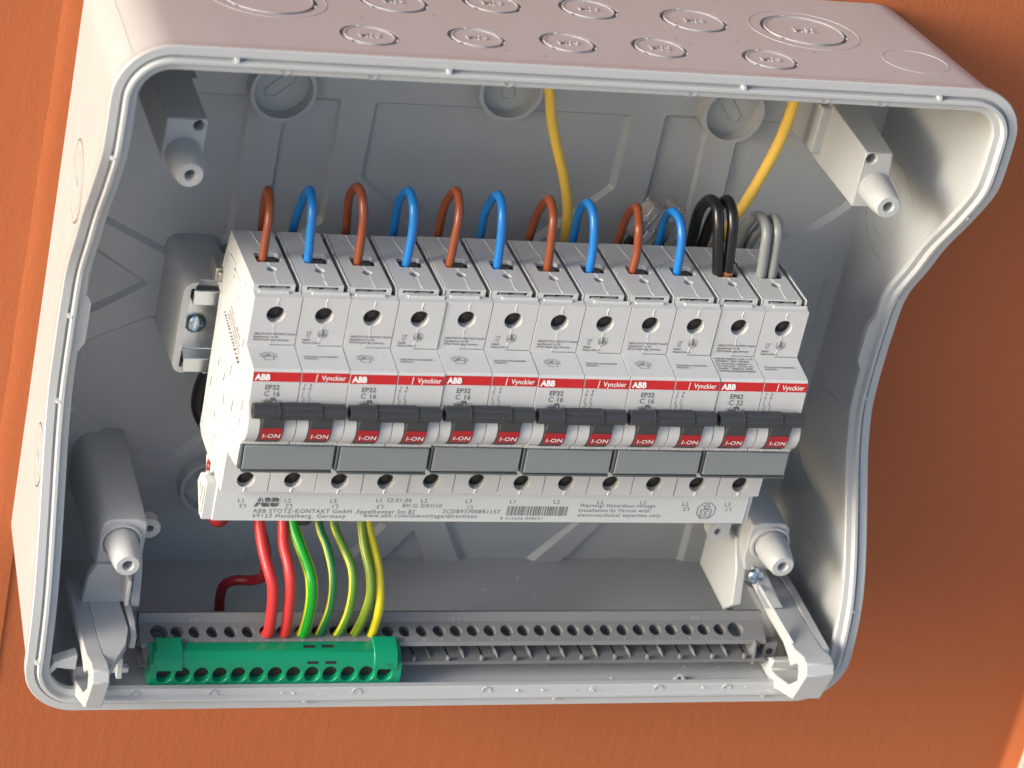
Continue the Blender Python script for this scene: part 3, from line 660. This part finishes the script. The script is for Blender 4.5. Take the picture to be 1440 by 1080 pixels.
# ------------------------------------------------------------ comb busbar
T = thing('comb_busbar', 'long white comb bar with printed lettering and barcode along the foot of the breakers', 'busbar', (0, 0, 0))
obj('bar_housing', MB().prism_x([(24, -39), (45.0, -38.2), (45.0, -54.4), (43.5, -54.7), (33, -54.7), (30, -50)], 0.2, 209.4), M['bar'], T, bevel=0.35)
cap = MB().prism_x([(33.5, -41.5), (37, -38.6), (44.2, -38.6), (44.6, -54.0), (40, -54.6), (31.5, -46)], -3.4, 0.2)
cap = obj('end_cap', cap, M['bar'], T)
cut(cap, MB().prism_x([(34.5, -44.5), (37.2, -48.5), (37.2, -43)], -5, -1.5).prism_x([(38.4, -42.5), (38.4, -50), (40.3, -52.3), (40.3, -42.5)], -5, -1.5).prism_x([(41.6, -41), (41.6, -52.5), (43.4, -53), (43.4, -41)], -5, -1.5))
obj('cap_clip', MB().box(-3.9, -1.4, 36, 41.5, -40.6, -39.2).box(-3.0, -1.6, 38.2, 39.4, -41, -37.0), M['bar'], T, bevel=0.2)
obj('end_cap', MB().prism_x([(26, -40), (44.4, -38.4), (44.4, -54.0), (31, -52)], 209.4, 211.0), M['bar'], T, bevel=0.3)
P_ = Print(); F = 45.07
low_l = ['L1', 'L2', 'L3']; opp = ['L3', 'L2', 'L1']
for i in range(12):
    x = 10.3+i*17.35
    P_.text(low_l[i % 3], 2.45, (x-1.6, F, -46.2 if i < 3 or i > 9 else -45.7), bold=0.02, sp=1.15)
    if i not in (4, 6, 7, 8, 9): P_.text(opp[i % 3], 2.45, (x+1.9, F, -46.9), (-1, 0, 0), (0, 0, -1), bold=0.02, sp=1.15)
P_.text('ABB STOTZ-KONTAKT GmbH ,Eppelheimer Str.82', 2.55, (15.1, F, -50.75), bold=0.02, sp=1.13); P_.text('2CDB937008R1157', 2.5, (87.4, F, -50.4), bold=0.02, sp=1.13)
P_.text('69123 Heidelberg, Germany', 2.5, (15.2, F, -52.85), bold=0.02, sp=1.22); P_.text('www.abb.com/lowvoltage/directives', 2.5, (57.2, F, -52.45), bold=0.02, sp=1.19)
P_.text('22.01.06', 2.45, (64.9, F, -45.6), bold=0.02, sp=1.15); P_.text('BV-G 3/57/10', 2.45, (71.4, F, -47.9), bold=0.02, sp=1.13)
P_.text('Warning! Hazardous voltage\nInstallation by Person with\nelectrotechnical expertise only.', 2.25, (141.0, F, -47.1), bold=0.02, sp=1.16, line=0.98)
P_.text('8 413656 808691', 1.75, (110.6, F, -53.1), bold=0.02, sp=1.38)
oc = (192.7, F, -48.4)
P_.line([(3.9*math.cos(R(22.5+45*i)), 3.9*math.sin(R(22.5+45*i))) for i in range(8)], 0.32, oc, closed=True)
P_.line([(-2.2, -2.9), (2.2, -2.9), (2.2, 0.5), (-2.2, 0.5)], 0.3, oc, closed=True); P_.line([(-1.5, -2.3), (1.5, -2.3), (1.5, -0.2), (-1.5, -0.2)], 0.18, oc, closed=True)
P_.line([(0.4, -0.3), (-0.6, -1.2), (0.5, -1.2), (-0.4, -2.2)], 0.25, oc); P_.line(circ(0, 1.9, 1.1, 12), 0.25, oc, closed=True); P_.line([(-1.4, 1.9), (1.4, 1.9)], 0.28, oc); P_.line([(-0.8, 0.9), (0.8, 0.9)], 0.25, oc)
x = 112.6; rb = random.Random(3)
while x < 136.6:
    wdt = rb.choice([0.22, 0.22, 0.4, 0.6]); P_.quad((x, F, -47.0), (x+wdt, F, -47.0), (x+wdt, F, -51.2), (x, F, -51.2)); x += wdt+rb.choice([0.18, 0.25, 0.4, 0.5])
P_.obj('printed_text', M['inklight'], T)
# big logo made of split letters
P_ = Print(); P_.text('ABB', 4.9, (15.6, F, -47.7), bold=0.36, sp=1.0); lg = P_.obj('logo', M['ink'], T)
wl = MB()
wl.box(14.6, 26.6, F-0.05, F+0.03, -46.15, -45.85)
for xx in (17.35, 20.95, 24.25): wl.box(xx, xx+0.28, F-0.05, F+0.03, -48, -43.9)
obj('logo_gap', wl, M['bar'], T)

# ------------------------------------------------------------ terminal carrier and green earth block
T = thing('terminal_carrier', 'long dark grey perforated terminal carrier along the bottom of the box', 'terminal strip', (0, 0, 0))
A, B, C_, D_ = (29.5, -107.4), (31.0, -110.9), (39.8, -114.0), (40.6, -115.4)
cprof = [(27, -108.6), A, B, C_, D_, (34.5, -116.2), (33.0, -120.6), (43.4, -120.9), (43.4, -122.2), (31, -122.2), (29, -118)]
car = obj('carrier_body', MB().prism_x(cprof, -16.5, 236), M['carrier'], T, ang=30)
fn = Vector((0, 3.1, 8.8)).normalized()       # normal of the perforated face in (D,Z)
fu = Vector((0, -9.0, 2.8)).normalized()
PITCH = 6.86; cu1 = MB(); cu2 = MB()
for i in range(35):
    x = -9.2+i*PITCH; r = 3.3 if i in (0, 34) else 2.45
    c = Vector((x, 35.0, -112.3)); ax = Vector((0, 0.55, 0.83)).normalized()
    (cu1 if i % 2 else cu2).cone(c-ax*6, c+ax*3, r*0.82, r*1.12, 18)
cut(car, cu1, cu2, ang=30)
bv = car.modifiers.new('bevel', 'BEVEL'); bv.width = 0.25*MM; bv.segments = 1; bv.limit_method = 'ANGLE'; bv.angle_limit = R(50)
for i in range(1, 35):
    x = -9.2+i*PITCH+2.6
    if x > 85:
        if i % 2: obj('divider', MB().add([(x, 34, -120.8), (x+0.4, 34, -120.8), (x+1.25, 38, -120.8), (x+0.9, 41.4, -120.9), (x+0.5, 41.4, -120.9), (x-0.2, 38, -120.8), (x, 34, -119.8), (x+0.4, 34, -119.8), (x+0.75, 38, -119.3), (x+0.8, 41.2, -120.4), (x+0.6, 41.2, -120.4), (x+0.3, 38, -119.3)], [tuple(range(6)), tuple(range(11, 5, -1))]+[(q, (q+1) % 6, 6+(q+1) % 6, 6+q) for q in range(6)]), M['carrier'], T, bevel=0.15)
        else: obj('divider', MB().box(x, x+1.1, 41.6, 43.2, -121.2, -118.9), M['carrier'], T, bevel=0.15)
for i in range(1, 35):
    x = -9.2+i*PITCH+3.6
    if x > 85 and not i % 2: obj('divider_slot', MB().box(x, x+0.7, 33.5, 41.2, -120.8, -120.62), M['hole'], T)
P_ = Print()
for i in range(2, 35): P_.text(str(35-i), 1.45, (-9.2+i*PITCH+0.2, 39.3, -113.75), upv=(0, -8.8, 3.1), align='CENTER', bold=0.03, ext=0.05)
for x, s in ((3, '6/25'), (105, '1.5/16'), (206, '6/25')): P_.text(s, 2.0, (x, 30.95, -110.3), upv=(0, -1.5, 3.5), bold=0.03, ext=0.08)
P_.obj('embossed_numbers', M['carriertxt'], T)
obj('end_plate', MB().prism_x([(34, -112.5), (41.5, -114.4), (43.8, -123.4), (34, -123.4)], 230.5, 231.8), M['carrier'], T, bevel=0.2)
e = obj('end_plate', MB().box(236, 241.5, 36, 40, -126, -115.5), M['carrier'], T, bevel=0.3)
obj('end_plate', MB().prism_x([(34, -113), (41.5, -115.0), (43.6, -124), (34, -124)], -14.6, -13.4), M['carrier'], T, bevel=0.2)
obj('bore', MB().cone((238.6, 39.95, -119.5), (238.6, 40.15, -119.5), 1.5, 1.5, 16), M['hole'], e)

T = thing('earth_terminal_block', 'green thirteen hole terminal block clipped on the left of the dark carrier', 'terminal block', (0, 0, 0))
GX0, GX1, GH0, GP = -13.9, 84.0, -8.3, 7.13
gprof = [(36, -114.6), (40.8, -113.5), (44.6, -114.4), (46.8, -116.8), (48.6, -123.5), (48.6, -127.2), (46.5, -127.9), (38, -126.2), (37, -118)]
g = obj('block_body', MB().prism_x(gprof, GX0, GX1), M['green'], T, ang=30)
gc1 = MB(); gc2 = MB()
for i in range(13):
    x = GH0+i*GP; ax = Vector((0, 0.97, -0.23)).normalized(); c = Vector((x, 48.0, -122.7))
    (gc1 if i % 2 else gc2).cone(c-ax*8, c+ax*3, 2.7, 2.95, 26)
cut(g, gc1, gc2, ang=30)
cut(g, MB().prism_x([(35, -110), (50, -110), (48.6, -119), (45.6, -118)], GX1-2.0, GX1+2).prism_x([(35, -110), (50, -110), (47.6, -118.5), (44.6, -117)], GX0-2, GX0+1.4), ang=30)
bv = g.modifiers.new('bevel', 'BEVEL'); bv.width = 0.3*MM; bv.segments = 2; bv.limit_method = 'ANGLE'; bv.angle_limit = R(28)
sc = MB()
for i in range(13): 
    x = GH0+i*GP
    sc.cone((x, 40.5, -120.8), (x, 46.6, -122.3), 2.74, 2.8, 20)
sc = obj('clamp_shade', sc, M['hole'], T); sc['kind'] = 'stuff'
for x0, x1 in ((-11.4, -1.6), (72.6, 82.0)):
    cp = [(38.2, -112.6), (39.2, -111.6), (42.8, -112.8), (45.9, -114.9), (47.7, -117.6), (48.4, -120.5), (47.4, -120.4), (45, -116.0), (41, -114.4)]
    obj('retaining_clip', MB().prism_x(cp, x0, x1), M['green'], T, bevel=0.3)
wn = MB()
for x in (47.4, 54.6):
    wn.box(x-2.2, x+2.2, 41.8, 43.0, -114.4, -113.55); 
wn2 = MB()
for x in (48.6, 55.6):
    wn2.add([(x-2.2, 46.96, -117.3), (x+2.2, 46.96, -117.3), (x+2.2, 47.3, -118.5), (x-2.2, 47.3, -118.5)], [(0, 1, 2, 3)])
obj('window_slot', wn, M['hole'], T); obj('window_slot', wn2, M['hole'], T)
P_ = Print()
for i in range(13): P_.text(str(i+1), 1.9, (GH0+i*GP-0.4, 47.2+(1.3 if i in (0, 12) else 0), -118.9), upv=(0, -0.28, 1), bold=0.02, ext=0.06)
P_.obj('embossed_numbers', M['green'], T)

# ------------------------------------------------------------ bracket arms holding the carrier
hook = [(4, -111.5), (8, -106), (16, -104.2), (60, -103.4), (68.5, -100.6), (72.5, -101.2), (75.2, -105), (69.5, -120.6), (67, -121.8), (52, -128.4), (36.2, -128.4), (35.2, -125.6), (44.5, -119.4), (46.8, -119.4), (45.8, -124.2), (51.5, -122.6), (63.4, -118.0), (69.2, -111.5), (67.4, -106.6), (65.0, -106.8), (60.6, -111.2), (57.0, -109.6), (50, -107.8), (33, -108.3), (14, -108.4)]
for sx, x0, x1, lab in ((1, 238.0, 250.0, 'right bracket arm hooked round the end of the dark terminal carrier, with a bright screw'), (-1, -42.0, -35.5, 'left bracket arm of light grey plastic in front of the bottom left corner')):
    T = thing('bracket_arm', lab, 'bracket', (0, 0, 0), 'bracket arms holding the terminal carrier')
    obj('hook', MB().prism_x(hook, x0, x1), M['shell'], T, bevel=0.5)
    if sx > 0:
        P = [(-14, -109), (12, -103.8), (22, -103.6), (59.5, -103.8), (62, -108.5), (60, -126.5), (54, -130), (20, -130), (-14, -129)]
        obj('cheek', MB().prism_x(P, x1, x1+3.6), M['shell'], T, bevel=0.4)
        obj('arm_strap', MB().prism_d([(226.8, -86.0), (232.6, -88.0), (238.8, -97.2), (243.2, -103.2), (238.4, -103.4), (235.0, -103.2), (229.0, -95)], 27.5, 33.5), M['shell'], T, bevel=0.5)
        obj('arm_rib', MB().add([(229, 31, -92), (230.2, 31, -91.4), (239.6, 52, -103.6), (238.2, 52, -104), (229, 35, -92), (230.2, 35.4, -91.4), (239.6, 56.5, -103.2), (238.2, 56.5, -103.6)], [(0, 1, 2, 3), (4, 5, 6, 7), (0, 1, 5, 4), (1, 2, 6, 5), (2, 3, 7, 6), (3, 0, 4, 7)]), M['shell'], T, bevel=0.3)
        obj('wall_clip', MB().box(257.6, 261.8, 46, 52.5, -119.8, -114.2).box(250, 258, 44, 48.5, -118, -115.5), M['seam'], T, bevel=0.5)
        k = MB(); screwhead(k, (226.6, 33.4, -87.2), (0, 1, 0), 3.5, 2.3); s_ = obj('screw', k, M['screw'], T)
        cut(s_, MB().box(226.1, 227.1, 34.5, 37, -89.7, -84.7), MB().box(224.1, 229.1, 34.5, 37, -87.7, -86.7))
    else:
        obj('arm_strap', MB().prism_d([(-37.2, -92.0), (-34.5, -86.5), (-20.6, -86.5), (-20.6, -99), (-21.8, -104), (-31, -104.2), (-38.4, -104.2)], 24, 27.5), M['shell'], T, bevel=0.5)
        Q = [(-35.7, 12), (-24.3, 12), (-23.4, 44), (-26.0, 54), (-34.2, 68.5), (-35.7, 69)]
        pl = MB(); n = len(Q); pl.add([(x, d, -107.0) for x, d in Q]+[(x, d, -103.6) for x, d in Q], [tuple(range(n)), tuple(range(2*n-1, n-1, -1))]+[(i, (i+1) % n, n+(i+1) % n, n+i) for i in range(n)])
        obj('top_plate', pl, M['shell'], T, bevel=0.4)
        obj('cheek', MB().prism_x([(10, -103.0), (40, -102.6), (46, -106), (46, -111.5), (43, -112.5), (12, -112)], -22.6, -20.4), M['shell'], T, bevel=0.4)
        obj('catch', MB().prism_x([(44, -110), (52, -112), (54, -119.5), (47, -119)], -27.8, -25.6).box(-28, -21.5, 44, 46.5, -122.5, -120.0), M['shell'], T, bevel=0.3)
        obj('arm_rib', MB().box(-24.6, -23.2, 26, 38, -98, -87), M['shell'], T, bevel=0.3)
        obj('wall_clip', MB().prism_d([(-42, -112), (-50.5, -115.5), (-53.5, -121.5), (-51.8, -121.8), (-49, -118), (-42, -119)], 44, 49), M['seam'], T, bevel=0.4)

# ------------------------------------------------------------ wires
WIR = {
'brown0':[(7.4,27.5,46.3),(7.4,26.5,53.0),(7.8,25.0,60.6),(8.3,21.0,65.0),(8.6,15.0,66.8),(10.8,6.0,56.5),(14.2,-3.0,40.0)],
'blue1':[(23.8,27.5,46.3),(23.2,26.5,56.5),(22.9,25.0,64.0),(23.1,21.0,67.4),(23.4,15.0,67.5),(24.2,6.0,56.6),(25.9,-3.0,40.6)],
'brown2':[(42.1,27.5,47.0),(42.0,26.5,57.3),(41.6,25.0,64.8),(41.2,21.0,69.3),(40.7,15.0,69.4),(41.6,6.0,59.7),(45.8,-3.0,40.8)],
'blue3':[(60.3,27.5,46.6),(60.5,26.5,58.0),(60.0,25.0,65.6),(59.9,21.0,69.0),(59.7,15.0,68.6),(60.3,6.0,58.8),(63.7,-3.0,41.0)],
'brown4':[(76.5,27.5,46.3),(76.8,26.5,55.8),(77.2,25.0,63.5),(77.7,21.0,68.1),(77.5,15.0,69.6),(78.0,6.0,58.4),(81.0,-3.0,40.8)],
'blue5':[(94.6,27.5,46.1),(94.1,26.5,56.5),(93.5,25.0,64.2),(93.6,21.0,68.2),(93.3,15.0,68.5),(93.9,6.0,56.7),(97.4,-3.0,40.5)],
'brown6':[(113.9,27.5,46.2),(113.4,26.5,55.5),(113.1,25.0,63.3),(113.4,21.0,66.8),(113.3,15.0,67.6),(114.1,6.0,57.0),(116.6,-3.0,40.7)],
'blue7':[(130.2,27.5,46.2),(130.0,26.5,54.1),(129.2,25.0,62.1),(128.8,21.0,66.8),(128.3,15.0,66.8),(129.9,6.0,56.7),(133.9,-3.0,42.0)],
'brown8':[(147.0,27.5,46.7),(147.3,26.5,54.1),(146.6,25.0,61.8),(147.4,21.0,64.2),(147.9,15.0,65.8),(149.0,6.0,56.6),(152.0,-3.0,40.7)],
'blue9':[(164.5,27.5,46.3),(164.0,26.5,56.3),(163.6,25.0,61.3),(163.1,21.0,64.8),(162.4,15.0,64.7),(164.2,6.0,56.2),(168.3,-3.0,40.4)],
'black10a':[(180.5,27.5,46.3),(178.5,26.5,56.9),(177.3,25.0,64.8),(176.7,21.0,70.1),(175.9,15.0,70.1),(177.0,6.0,59.7),(181.3,-3.0,40.3)],
'black10b':[(184.3,27.5,46.4),(183.4,26.5,57.1),(182.9,25.0,65.0),(182.6,21.0,69.7),(182.3,15.0,70.1),(183.2,6.0,58.2),(186.0,-3.0,40.4)],
'grey11a':[(198.0,27.5,46.3),(197.2,26.5,57.6),(197.1,25.0,62.6),(197.0,21.0,65.0),(196.5,15.0,64.0),(197.7,6.0,55.2),(200.7,-3.0,41.0)],
'grey11b':[(202.2,27.5,46.2),(201.8,26.5,54.8),(201.5,25.0,62.8),(202.0,21.0,65.0),(202.6,15.0,63.1),(203.2,6.0,53.6),(205.0,-3.0,40.9)],
}
ordn = {'brown': ['first', 'second', 'third', 'fourth', 'fifth'], 'blue': ['first', 'second', 'third', 'fourth', 'fifth']}
cnt = {'brown': 0, 'blue': 0}
nxt = {'brown': ['at the left end of the row', 'between the first two blue loops', 'in the middle left of the row', 'beside the vertical yellow cable', 'next to the clear plug'],
       'blue': ['on the second pole', 'on the fourth pole', 'on the sixth pole, the middle of the row', 'on the eighth pole, just right of the yellow cable', 'in front of the clear plug']}
for n, pts in WIR.items():
    c = n.rstrip('ab0123456789'); r = {'brown': 1.58, 'blue': 1.6, 'black': 2.15, 'grey': 2.0}[c]
    x, d, z = pts[0]; pts = [(x, d+0.3, 40.0)]+pts+[(pts[-1][0]+1.5, -9.0, 20.0), (pts[-1][0]+1.5, -12.0, 0.0)]
    if c in cnt:
        i = cnt[c]; cnt[c] += 1; lab = '%s wire loop %s, %s %s one' % (c, nxt[c][i], ordn[c][i], c); grp = '%s wire loops above the breakers' % c
    else:
        lab = {'black10a': 'left one of the two thick black wire loops', 'black10b': 'right one of the two thick black wire loops, copper showing at its foot', 'grey11a': 'left one of the two grey wire loops at the right end', 'grey11b': 'right one of the two grey wire loops at the right end'}[n]; grp = '%s wire loops above the breakers' % c
    o = obj('wire', MB().tube(pts, r, 16, 7), M[c]); tag(o, lab, 'wire', grp)
    if n == 'black10b': obj('bare_end', MB().cone((x, d+0.2, 44), (x, d, 47.4), 2.3, 2.3, 16), M['copper'], o)
M['gy_a'] = earth('green_yellow_bright', (0.005, 0.26, 0.012), YL, 0.14, 0.84)
M['gy_b'] = earth('green_yellow_dark', (0.006, 0.12, 0.035), YL, 0.72, 0.86)
M['gy_c'] = earth('green_yellow_olive', (0.075, 0.185, 0.018), YL, 0.73, 0.88)  # olive base has a reflection painted into the green-yellow sheath
M['gy_d'] = earth('green_yellow_olive_two', (0.12, 0.20, 0.012), YL, 0.70, 0.82)  # same painted-in reflection, yellower base
M['gy_e'] = earth('green_yellow_yellow_side', (0.60, 0.52, 0.015), (0.04, 0.16, 0.02), 0.70, 0.84)
LOW = {
'redA':([(25.1,24.0,-70.2),(26.5,30.0,-77.7),(27.9,36.0,-82.4),(29.8,39.5,-88.1),(31.0,40.0,-97.7),(32.3,37.5,-109.7)], 'redw', 2.15, 'left red wire dropping into the dark carrier'),
'redB':([(34.2,24.0,-70.2),(34.2,30.0,-75.9),(35.4,36.0,-80.6),(36.5,39.5,-87.2),(37.5,40.0,-97.8),(38.8,37.5,-109.3)], 'redw', 2.15, 'right red wire, next to the bright green and yellow one'),
'gy1':([(38.0,24.0,-70.1),(40.3,30.0,-75.8),(43.5,36.0,-82.4),(44.7,39.5,-87.2),(45.7,40.0,-95.9),(46.1,37.5,-109.4)], 'gy_a', 2.3, 'bright green wire with yellow edges beside the red wires'),
'g2':([(48.5,24.0,-71.0),(50.7,30.0,-75.8),(52.7,36.0,-82.4),(53.4,39.5,-89.9),(53.4,40.0,-98.7),(52.9,37.5,-108.5)], 'gy_b', 1.6, 'dark green earth wire, second of the five green and yellow ones'),
'g3':([(54.3,24.0,-70.9),(57.9,30.0,-77.6),(60.4,36.0,-82.4),(61.2,39.5,-89.9),(61.0,40.0,-99.7),(60.4,37.5,-109.0)], 'gy_c', 1.65, 'olive green earth wire in the middle of the five earth wires'),
'g4':([(65.1,24.0,-70.9),(66.0,30.0,-77.5),(67.7,36.0,-84.2),(68.4,39.5,-91.8),(67.6,40.0,-99.7),(67.0,37.5,-108.5)], 'gy_d', 1.75, 'olive yellow earth wire touching the yellow one'),
'y5':([(67.4,23.0,-70.8),(69.5,28.0,-77.5),(71.2,34.0,-84.2),(72.1,38.5,-91.8),(72.5,40.0,-98.8),(73.1,37.5,-107.6)], 'gy_e', 2.0, 'mostly yellow earth wire, rightmost of the wires into the green block')}
for n, (pts, mn, r, lab) in LOW.items():
    a = pts[0]; e = pts[-1]
    i = round((e[0]+9.2)/PITCH); hx = -9.2+i*PITCH
    pts = [(a[0]-3, 12, -48), (a[0]-1.2, 18, -60)]+pts+[((e[0]+hx)/2, 36.0, -112.6), (hx, 33.8, -115.5)]
    o = obj('wire', MB().tube(pts, r, 18, 7), M[mn]); tag(o, lab, 'wire', 'wires running down to the terminal carrier')
o = obj('wire', MB().tube([(27, 12, -74), (30.4,20.4,-84), (31.6,20,-91.5), (33.6,14,-102), (31,8.5,-107.6), (25.8,5.0,-110.2), (22.7,2.0,-114.8), (22.6,0.0,-122), (23.5,0,-130.5)], 2.0, 14, 6), M['darkred']); tag(o, 'dark red wire bent down behind the carrier onto the floor of the box', 'wire')
o = obj('wire', MB().tube([(9, 4, -30), (8.0, 12, -45), (7.6, 20, -56), (8.2, 26, -64), (9.0, 25, -67.4)], lambda t: 4.0 if t < 0.9 else 4.0*math.sqrt(max(0.05, 1-((t-0.9)/0.1)**2)), 16, 6), M['darkred']); tag(o, 'thick red wire end hanging just below the left end of the comb bar', 'wire')
o = obj('wire', MB().tube([(37, 8, -45), (38.5, 18, -56), (40.8, 26, -65), (41.6, 27, -67.6)], 2.6, 14, 6), M['black']); tag(o, 'black cable stub peeping out under the comb bar', 'wire')
o = obj('wire', MB().tube([(4, 22, -38.5), (1.4, 28, -39.0), (0.4, 31, -40.0), (1.0, 31, -44)], 1.4, 12, 6), M['darkred']); tag(o, 'small dark red wire tail beside the left end cap of the comb bar', 'wire')
o = obj('cable', MB().tube([(22, -6, -8), (12, -8, -14), (6.5, -10, -24), (4.4, -12, -34), (5.4, -13, -44), (11, -13, -53), (20, -12, -60)], 3.0, 16, 6), M['black']); tag(o, 'thick black cable bulging out behind the left side of the first breaker', 'cable')
o = obj('cable', MB().tube([(109, -12, 126), (110.5,-12.0,116),(112.3,-12.0,105.6),(115.4,-12.0,97.1),(118.7,-12.0,85.5),(124.0,-12.0,72.3),(128.4,-12.0,62.0),(132.4,-12.0,50.0),(134.7,-12.0,36.3),(137.4,-12.0,22.3)], 1.95, 18, 6), M['yellow']); tag(o, 'yellow cable hanging down near the middle of the box behind the breakers', 'cable', 'yellow cables')
o = obj('cable', MB().tube([(209, -8, 128), (210,-8.0,116),(210.1,-8.0,107.4),(210.2,-8.0,96.9),(209.1,-8.0,86.3),(206.9,-8.0,75.6),(203.7,-8.0,64.0),(200.9,-8.0,55.3),(197.5,-8.0,47.0),(193.5,-8.0,36.5),(188, -8, 22)], 2.1, 18, 6), M['yellow']); tag(o, 'yellow cable slanting down from the top right behind the black wires', 'cable', 'yellow cables')
# clear plugs behind the row
for x, z, ang, lab in ((164.5, 48.5, 0.42, 'clear plastic network plug leaning left behind the last blue wire loop'), (173.5, 49.0, 0.2, 'smaller clear plastic plug between the last blue and black wire loops')):
    T = thing('clear_plug', lab, 'plug', (x, -9, z)); T.rotation_euler = (0, ang, 0)
    w_ = 3.6 if ang > 0.3 else 2.8
    obj('plug_body', MB().box(-w_, w_, -4, 4, -9, 6).box(-w_*0.4, w_*0.4, 4, 5.2, -4, 6), M['clear'], T, bevel=0.6)
    k = MB()
    for q in range(5): k.box(-w_+1+q*1.3, -w_+1.5+q*1.3, -2.5, -1.8, -1, 5)
    obj('contact_pin', k, M['copper'], T)
    obj('cable_core', MB().cone((0, 0, -14), (0, 0, -2), 2.2, 1.6, 12), M['hole'], T)

# ------------------------------------------------------------ crumbs of plastic swarf left on the floor and rim
rb = random.Random(11); sw = MB()
for i in range(46):
    if i < 34: x = rb.uniform(55, 222); d = rb.uniform(-30, 46); z = bounds(d)[2]+3.35
    else: x = rb.uniform(-10, 230); d = DRs(Z0)-1.2; z = Z0+rb.uniform(5.4, 7.4)
    a = rb.uniform(0, 3.1); L = rb.uniform(0.3, 1.1); h = rb.uniform(0.15, 0.45)
    p = [(x, d, z), (x+L*math.cos(a), d+L*math.sin(a), z+h), (x+L*1.3*math.cos(a+0.8), d+L*1.3*math.sin(a+0.8), z+h*0.4)]
    sw.tube(p, rb.uniform(0.08, 0.2), 5, 3)
tag(obj('plastic_swarf', sw, M['seam']), kind='stuff', label='tiny pale plastic shavings scattered on the floor of the box', cat='shavings')
# fine hair cracks in the wall paint
M['crack'] = mat('paint_crack', (0.16, 0.05, 0.025), 0.8)
for pts in ([(55, -150), (62, -149), (70, -151), (78, -156)], [(20, -168), (34, -166.5), (52, -167.5)], [(340, 40), (341.2, 39.5)], [(-75, -40), (-74.2, -50), (-74.6, -62)]):
    tag(obj('wall_crack', MB().tube([(x, WD+0.02, z) for x, z in pts], 0.16, 6, 5), M['crack']), kind='structure')

dk = MB(); rb = random.Random(5)
for x, d in ((75.5, 41), (88.5, 44.5), (146, 18), (150, 22), (59, 8), (197, 24), (120, 47), (170, 17), (31, 15), (222, 40)):
    r_ = rb.uniform(0.25, 0.5); dk.cone((x, d, topz(d)-0.05), (x+0.1, d, topz(d)+0.12), r_, r_*0.6, 7)
tag(obj('dirt_specks', dk, M['ink']), kind='stuff', label='few dark dirt specks on the outer top face of the box', cat='dirt')
